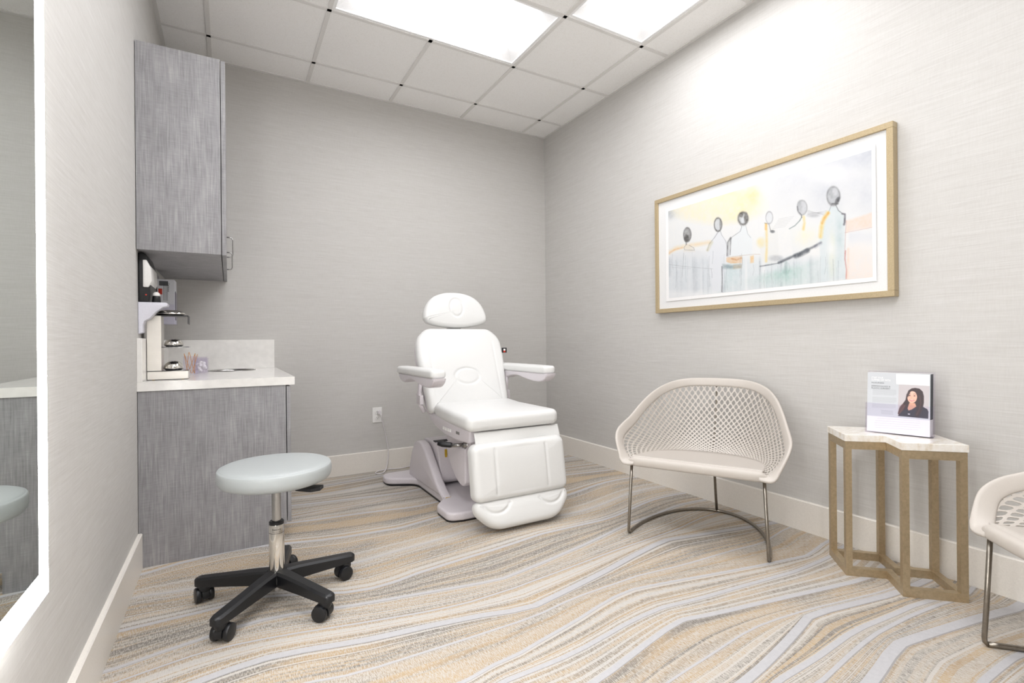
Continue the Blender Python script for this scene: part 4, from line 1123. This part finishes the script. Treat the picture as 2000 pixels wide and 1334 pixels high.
body([(463, 760), (490, 760), (505, 800), (535, 830), (545, 900), (500, 1140), (440, 1140), (400, 890), (430, 820)], (232, 235, 240), .85)
body([(618, 722), (645, 722), (665, 775), (690, 800), (690, 915), (545, 925), (552, 805), (600, 765)], (236, 241, 243), .9)
body([(785, 710), (805, 715), (850, 760), (860, 900), (850, 960), (760, 970), (735, 860), (760, 780)], (236, 236, 232), .7)
body([(992, 655), (1022, 650), (1040, 700), (1110, 705), (1115, 830), (1050, 860), (950, 920), (925, 750), (970, 710)], (238, 240, 238), .85)
body([(1185, 600), (1220, 600), (1245, 635), (1275, 655), (1278, 1055), (1130, 1075), (1115, 820), (1130, 690)], (218, 229, 231), .85)
wash(gs(X, 1030, 60)*gs(Y, 790, 50), (250, 244, 214), .8, 8, 16); wash(gs(X, 1195, 22)*gs(Y, 900, 120), (238, 236, 200), .7, 8, 17)
wash(gs(X, 1240, 22)*gs(Y, 780, 130), (196, 214, 216), .8, 8, 18); wash(gs(X, 1190, 30)*gs(Y, 860, 60), (246, 248, 248), .8, 8, 19)
# belt colours and the dark diagonal
cv.poly([(525, 928), (626, 918), (626, 962), (556, 965), (525, 955)], (236, 190, 140), .8, 6); cv.seg([(560, 935), (590, 942), (620, 930)], 4, (198, 128, 74), .7, 8)
cv.poly([(678, 918), (700, 912), (700, 958), (678, 962)], (242, 190, 120), .85, 8); cv.seg([(530, 925), (700, 905), (740, 905)], 1, (170, 120, 80), .6, 3)
cv.poly([(500, 968), (560, 975), (620, 968), (622, 990), (560, 1000), (500, 998)], (120, 140, 146), .65, 12); cv.poly([(570, 975), (625, 968), (622, 995), (570, 1000)], (196, 170, 130), .5, 10)
cv.seg([(740, 982), (800, 972), (860, 960), (930, 930)], 3, (70, 76, 84), .85, 7)
cv.seg([(860, 958), (930, 925), (980, 905), (1040, 878)], 7, (52, 58, 66), .85, 12); cv.seg([(965, 915), (1000, 902), (1040, 880)], 14, (44, 50, 58), .8, 14)
cv.seg([(1030, 880), (1080, 855), (1125, 828)], 8, (60, 64, 72), .8, 12, 3); cv.seg([(1090, 855), (1125, 832)], 8, (110, 112, 130), .5, 16)
cv.seg([(905, 960), (900, 1020)], 8, (110, 140, 140), .5, 20)
# heads
def head(c, rx, ry, fill, a, dark=(62, 60, 60), ring=.13, ra=.7):
    cv.ell(c, rx, ry, fill, a, .3); cv.ell(c, rx, ry, dark, ra, .2, ring)
head((273, 782), 24, 44, (120, 118, 116), .8); cv.ell((268, 806), 16, 24, (58, 56, 54), .85, .5); cv.seg([(266, 820), (267, 845)], 3, (70, 68, 66), .8, 6); cv.ell((276, 765), 10, 16, (150, 150, 150), .6, .5)
head((470, 717), 24, 42, (206, 210, 214), .9, (72, 68, 64), .14, .85); cv.ell((484, 715), 5, 34, (66, 62, 60), .5, .6)
head((630, 677), 30, 38, (190, 194, 198), .9, (58, 54, 50), .2, .8); cv.ell((648, 672), 12, 34, (70, 66, 60), .85, .5); cv.ell((618, 655), 14, 14, (78, 74, 68), .8, .6); cv.ell((626, 690), 9, 18, (226, 229, 232), .8, .5)
head((797, 671), 22, 38, (224, 227, 230), .9, (150, 150, 154), .12, .7)
head((1005, 607), 31, 46, (198, 200, 204), .9, (120, 120, 122), .12, .5); cv.ell((990, 600), 16, 36, (168, 170, 174), .7, .6); cv.seg([(975, 600), (980, 630), (1000, 652), (1003, 670)], 2.5, (66, 66, 68), .85, 6)
head((1203, 533), 40, 58, (176, 179, 184), .9, (96, 96, 98), .13, .6); cv.ell((1192, 515), 20, 30, (158, 160, 164), .6, .6); cv.ell((1212, 500), 16, 24, (206, 208, 212), .6, .6); cv.ell((1228, 560), 12, 24, (62, 62, 66), .85, .6, rot=.5); cv.ell((1212, 582), 22, 6, (60, 60, 62), .8, .6)
# necks, shoulders, drips
ln = (70, 72, 76)
cv.seg([(266, 846), (252, 866), (258, 880), (320, 882), (316, 866), (285, 850)], 1.2, ln, .6, 3)
cv.seg([(458, 748), (470, 765), (448, 800), (415, 840), (402, 884)], 1.4, ln, .7, 4); cv.seg([(484, 752), (492, 780), (520, 822), (532, 870)], 1.2, ln, .5, 4)
cv.seg([(430, 830), (404, 880)], 8, (206, 198, 160), .6, 14)
cv.seg([(610, 712), (622, 730), (612, 760), (560, 796), (545, 830), (540, 918)], 1.3, ln, .6, 4); cv.seg([(552, 800), (534, 830), (530, 915)], 4, (60, 60, 62), .75, 8); cv.seg([(553, 805), (549, 910)], 2.2, (64, 64, 66), .8, 5); cv.seg([(646, 715), (660, 775), (680, 800)], 1.1, ln, .4, 4)
cv.seg([(497, 985), (500, 1060), (498, 1145)], 2.4, (52, 54, 58), .85, 5)
cv.seg([(775, 712), (780, 760), (782, 860), (778, 950)], 6, (248, 216, 130), .8, 12); cv.seg([(777, 714), (776, 745)], 7, (244, 184, 84), .85, 8); cv.ell((745, 830), 26, 30, (248, 226, 150), .6, .8); cv.seg([(768, 706), (795, 712), (806, 755)], 2, ln, .6, 5); cv.ell((818, 760), 14, 9, (70, 72, 76), .8, .8)
for q in range(7): cv.seg([(820+q*6, 740-q*10), (900+q*9, 728-q*11)], .9, (120, 122, 126), .35, 3); cv.seg([(1040, 640-q*5+12), (1160, 625+q*6)], .9, (120, 122, 126), .35, 3)
cv.ell((1075, 655), 35, 14, (150, 152, 158), .5, .9); cv.ell((840, 930), 40, 18, (150, 152, 158), .5, .9)
cv.seg([(1003, 668), (990, 690), (960, 722), (925, 742)], 2.6, (92, 112, 112), .85, 5); cv.seg([(1016, 665), (1020, 700), (1014, 745)], 7, (248, 208, 110), .75, 12)
cv.seg([(1190, 590), (1172, 640), (1135, 690), (1118, 800)], 1.4, ln, .5, 4); cv.seg([(1168, 642), (1142, 680), (1128, 730), (1122, 790)], 12, (248, 212, 110), .85, 16); cv.seg([(1172, 640), (1150, 668), (1132, 705)], 7, (238, 168, 60), .8, 10)
cv.seg([(1218, 590), (1235, 625), (1262, 645), (1275, 648)], 2.4, ln, .7, 5); cv.seg([(1258, 645), (1276, 648), (1274, 700), (1270, 715)], 5, (62, 58, 68), .8, 9); cv.seg([(1285, 690), (1280, 760), (1275, 900)], 1.5, (180, 110, 100), .5, 6)
cv.seg([(1280, 880), (1276, 930), (1286, 1000), (1284, 1056)], 2.6, (190, 70, 54), .75, 7); cv.seg([(1296, 870), (1292, 1050)], 6, (248, 206, 180), .6, 16)
rs = random.Random(5)
for q in range(34):
    x_ = rs.uniform(165, 1270); y0_ = rs.uniform(880, 1010); y1_ = y0_+rs.uniform(60, 200); c_ = rs.choice([(110, 116, 124), (90, 96, 104), (140, 164, 164)])
    cv.seg([(x_, y0_), (x_+rs.uniform(-6, 6), (y0_+y1_)/2), (x_+rs.uniform(-10, 10), y1_)], rs.uniform(.5, 1.2), c_, rs.uniform(.25, .55), 3)
cv.seg([(160, 975), (300, 990), (440, 1000)], .8, (120, 124, 130), .6, 3); cv.seg([(160, 990), (300, 1000)], .6, (120, 124, 130), .4, 3)
wash(np.clip((Y-1130-0*X)/30, 0, 1)*np.clip((480-X)/60, 0, 1), (244, 245, 246), .9, 5, 30)
nz_ = vnoise(U*2.2, V, 60, 41)*.5+vnoise(U*2.2, V, 22, 42)*.5
cv.C = cv.C+(np.array([236., 238., 240.])-cv.C)*(.52*nz_[..., None])
cv.C *= .90
cv.mesh('painting', ((XR-.0349, 2.356, 1.862), (0, -(2.356-1.147), 0), (0, 0, -(1.862-1.279))), M['art'], t)

# ---------------------------------------------------------------- things on and above the counter
ZC = .8305
t = thing('display_stand', (-.25, 2.92, ZC), 'champagne metal three-tier display stand at the left end of the counter', 'display stand')
sx0, sx1, sy0, sy1 = -.333, -.17, 2.87, 2.98
MB().box((sx0, sy0, .833), (sx1, sy1, .872), .0015, 1).build('base', M['champ'], t)
MB().box((sx0, sy0, .8735), (-.277, sy1, 1.136), .001, 1).build('upright', M['champ'], t)
MB().box((sx0-.001, sy0-.001, .8722), (sx1+.001, sy1+.001, .8742)).build('shelf', M['glasstop'], t)
MB().box((-.2765, sy0-.001, .985), (sx1+.003, sy1+.001, .988)).build('shelf', M['glasstop'], t)
MB().box((sx0, sy0-.001, 1.1365), (sx1+.001, sy1+.001, 1.139), .0003, 1).box((sx1-.0012, sy0-.001, 1.098), (sx1+.001, sy1+.001, 1.1365)).build('top_shelf', M['black'], t)
for x_ in (-.31, -.195):
    for y_ in (2.885, 2.965): MB().lathe([(.006, 0), (.006, .0025)], (x_, y_, ZC), 12).build('foot', M['gold'], t)
def dome(z, xc, rx, ry, h, label):
    prof = []
    m_ = MB(); K_ = 36; rings = []
    for i in range(11):
        a = i/10*PI/2; rr = math.cos(a)**.75 if i < 10 else .02; hh = math.sin(a)*h
        rings.append([m_.bm.verts.new((xc+rx*rr*math.cos(2*PI*q/K_), 2.925+ry*rr*math.sin(2*PI*q/K_), z+.006+hh)) for q in range(K_)])
    base_ = [m_.bm.verts.new((xc+rx*.8*math.cos(2*PI*q/K_), 2.925+ry*.8*math.sin(2*PI*q/K_), z)) for q in range(K_)]
    rings.insert(0, base_)
    for A, B in zip(rings[:-1], rings[1:]):
        for q in range(K_): m_.bm.faces.new((A[q], A[(q+1) % K_], B[(q+1) % K_], B[q]))
    m_.bm.faces.new(rings[0][::-1]); m_.bm.faces.new(rings[-1])
    o = m_.build('chrome_dome', M['chrome'], None, smooth=True)
    tag(o, label, 'ornament', 'polished chrome domes on the display stand')
dome(1.1395, -.245, .062, .05, .022, 'flat polished chrome dome on the top tier of the display stand')
dome(.9885, -.232, .040, .045, .032, 'polished chrome dome on the middle tier of the display stand')
dome(.8748, -.234, .041, .045, .038, 'tallest polished chrome dome on the lowest tier of the display stand')

def jar(x, y, r, h, name, label, cat, z=ZC):
    t = thing(name, (x, y, z), label, cat, 'clear acrylic jars behind the display stand')
    MB().lathe([(r, .0), (r, h), (r*1.08, h+.002), (r*1.08, h+.004), (r-.002, h+.004), (r-.003, .004), (.002, .004)], (x, y, z), 36, caps=False).lathe([(r, 0), (.001, .0001)], (x, y, z), 36, caps=False).build('jar_wall', M['acr'], t, smooth=False)
    return t
t = jar(-.141, 3.43, .038, .082, 'cotton_jar', 'clear jar of white cotton on the counter left of the sink', 'jar')
m_ = MB(); rs = random.Random(3)
ct = []
bm_ = m_.bm
for q in range(34):
    a = rs.uniform(0, 2*PI); rr = rs.uniform(0, .021); zz = .013+rs.uniform(0, .043)
    bmesh.ops.create_icosphere(bm_, subdivisions=2, radius=rs.uniform(.010, .0125), matrix=Matrix.Translation((-.141+rr*math.cos(a), 3.43+rr*math.sin(a), ZC+.004+zz)))
tag(m_.build('cotton_balls', M['cotton'], None, smooth=True), 'white cotton balls filling the clear jar beside the sink', 'cotton', kind='stuff')
jar(-.150, 3.56, .036, .088, 'empty_jar', 'empty clear jar right behind the cotton jar', 'jar')
jar(-.185, 3.30, .036, .098, 'stick_jar', 'clear jar of wooden sticks behind the display stand', 'jar')
for q in range(7):
    a = q*.9; lean_ = .024
    x_, y_ = -.185, 3.30
    p0 = Vector((x_+.020*math.cos(a-1.2), y_+.020*math.sin(a-1.2), ZC+.0065)); p1 = Vector((x_+.0325*math.cos(a), y_+.0325*math.sin(a), ZC+.112+.006*(q % 3)))
    o = MB().tube([p0, p1], .0016, 6).build('wooden_stick', M['wood'], None)
    tag(o, 'thin wooden stick leaning in the clear jar behind the stand', 'stick', 'wooden sticks in the jar')

# dispenser on the left wall below the cabinet
t = thing('wall_dispenser', (XL, 2.9, 1.2), 'black and white dispenser on a curved white bracket below the wall cabinet', 'dispenser')
MB().prism(rpoly([(XL+.0005, 1.196, .002), (XL+.040, 1.196, .008), (XL+.046, 1.24, .03), (XL+.046, 1.36, .03), (XL+.030, 1.42, .02), (XL+.0005, 1.42, .002)], 5), 'y', 2.80, 3.02, .004).build('black_housing', M['black'], t, auto=.6)
MB().prism(rpoly([(XL+.020, 1.262, .004), (XL+.040, 1.262, .006), (XL+.0535, 1.29, .02), (XL+.051, 1.35, .02), (XL+.034, 1.386, .004), (XL+.020, 1.386, .004)], 5), 'y', 2.785, 3.00, .004).build('white_cover', M['outlet'], t, auto=.6)
MB().lathe([(.0035, -.001), (.0035, 0)], (XL+.030, 2.7995, 1.228), 12, 'y').build('red_light', M['red'], t)
br = [(XL+.0005, 1.194), (-.250, 1.194), (-.243, 1.186), (-.246, 1.176), (-.262, 1.172), (-.290, 1.150), (-.312, 1.120), (-.332, 1.108), (-.338, 1.09), (-.338, 1.055), (XL+.0005, 1.048)]
MB().prism(br, 'y', 2.79, 2.86, .004, 2).build('bracket', M['lilac'], t, auto=.6)
t = thing('small_bottle', (-.290, 2.825, 1.1945), 'small black bottle with round white cap on the curved white bracket', 'bottle')
MB().lathe([(.0165, .0), (.0175, .003), (.0155, .026), (.014, .030)], (-.290, 2.825, 1.1945), 28).build('bottle_body', M['black'], t, auto=.7)
MB().lathe([(.0145, .030), (.0150, .036), (.013, .043), (.008, .048), (.001, .050)], (-.290, 2.825, 1.1945), 28).build('cap', M['outlet'], t, smooth=True)
# glove box in a clear holder
t = thing('glove_box', (XL+.045, 3.56, 1.115), 'tall white printed glove box in a holder on the left wall', 'box')
bx0, bx1, by0, by1, bz0, bz1 = XL+.006, -.268, 3.44, 3.57, 1.118, 1.372
MB().box((bx0, by0, bz0), (bx1, by1, bz1), .001, 1).build('carton', M['box'], t)
MB().box((bx0+.01, by0-.0006, 1.335), (bx1-.03, by0-.0001, 1.362)).build('blue_print', M['ink'], t)
MB().box((bx0+.006, by0-.0006, 1.285), (bx0+.024, by0-.0001, 1.318)).build('red_print', M['red'], t)
MB().prism(rpoly([(3.475, 1.14, .01), (3.535, 1.14, .01), (3.535, 1.31, .02), (3.475, 1.31, .02)], 5), 'x', bx1, bx1+.0005).build('tissue_slot', M['ink'], t)
Mx = Matrix(((0, 1, 0, 0), (0, 0, -1, 0), (-1, 0, 0, 0), (0, 0, 0, 1)))
def vtext(s_, x_, z_, size, wd, mt):
    M4 = Matrix.Translation((x_, by0-.0008, z_)) @ Mx
    o = text(s_, size, mt, 'lettering', None, M4, wd, 0); o.parent = t; o.data.transform(Matrix.Translation(-origin(t)))
vtext('Cerinous', bx1-.032, 1.352, .013, .05, M['blackink'])
for q in range(4): MB().box((bx0+.030+q*.006, by0-.0006, 1.25), (bx0+.0315+q*.006, by0-.0001, 1.34)).build('fine_print', M['ink'], t)
h_ = MB()
h_.box((XL+.0005, by0-.004, 1.113), (bx1+.004, by1+.004, 1.1165)).box((bx1+.0012, by0-.004, 1.1165), (bx1+.004, by1+.004, 1.30)).box((XL+.0005, by0-.004, 1.1165), (bx1+.0012, by0-.0015, 1.23)).box((XL+.0005, by0-.004, 1.23), (XL+.004, by1+.004, 1.40))
h_.build('clear_holder', M['acr'], t)
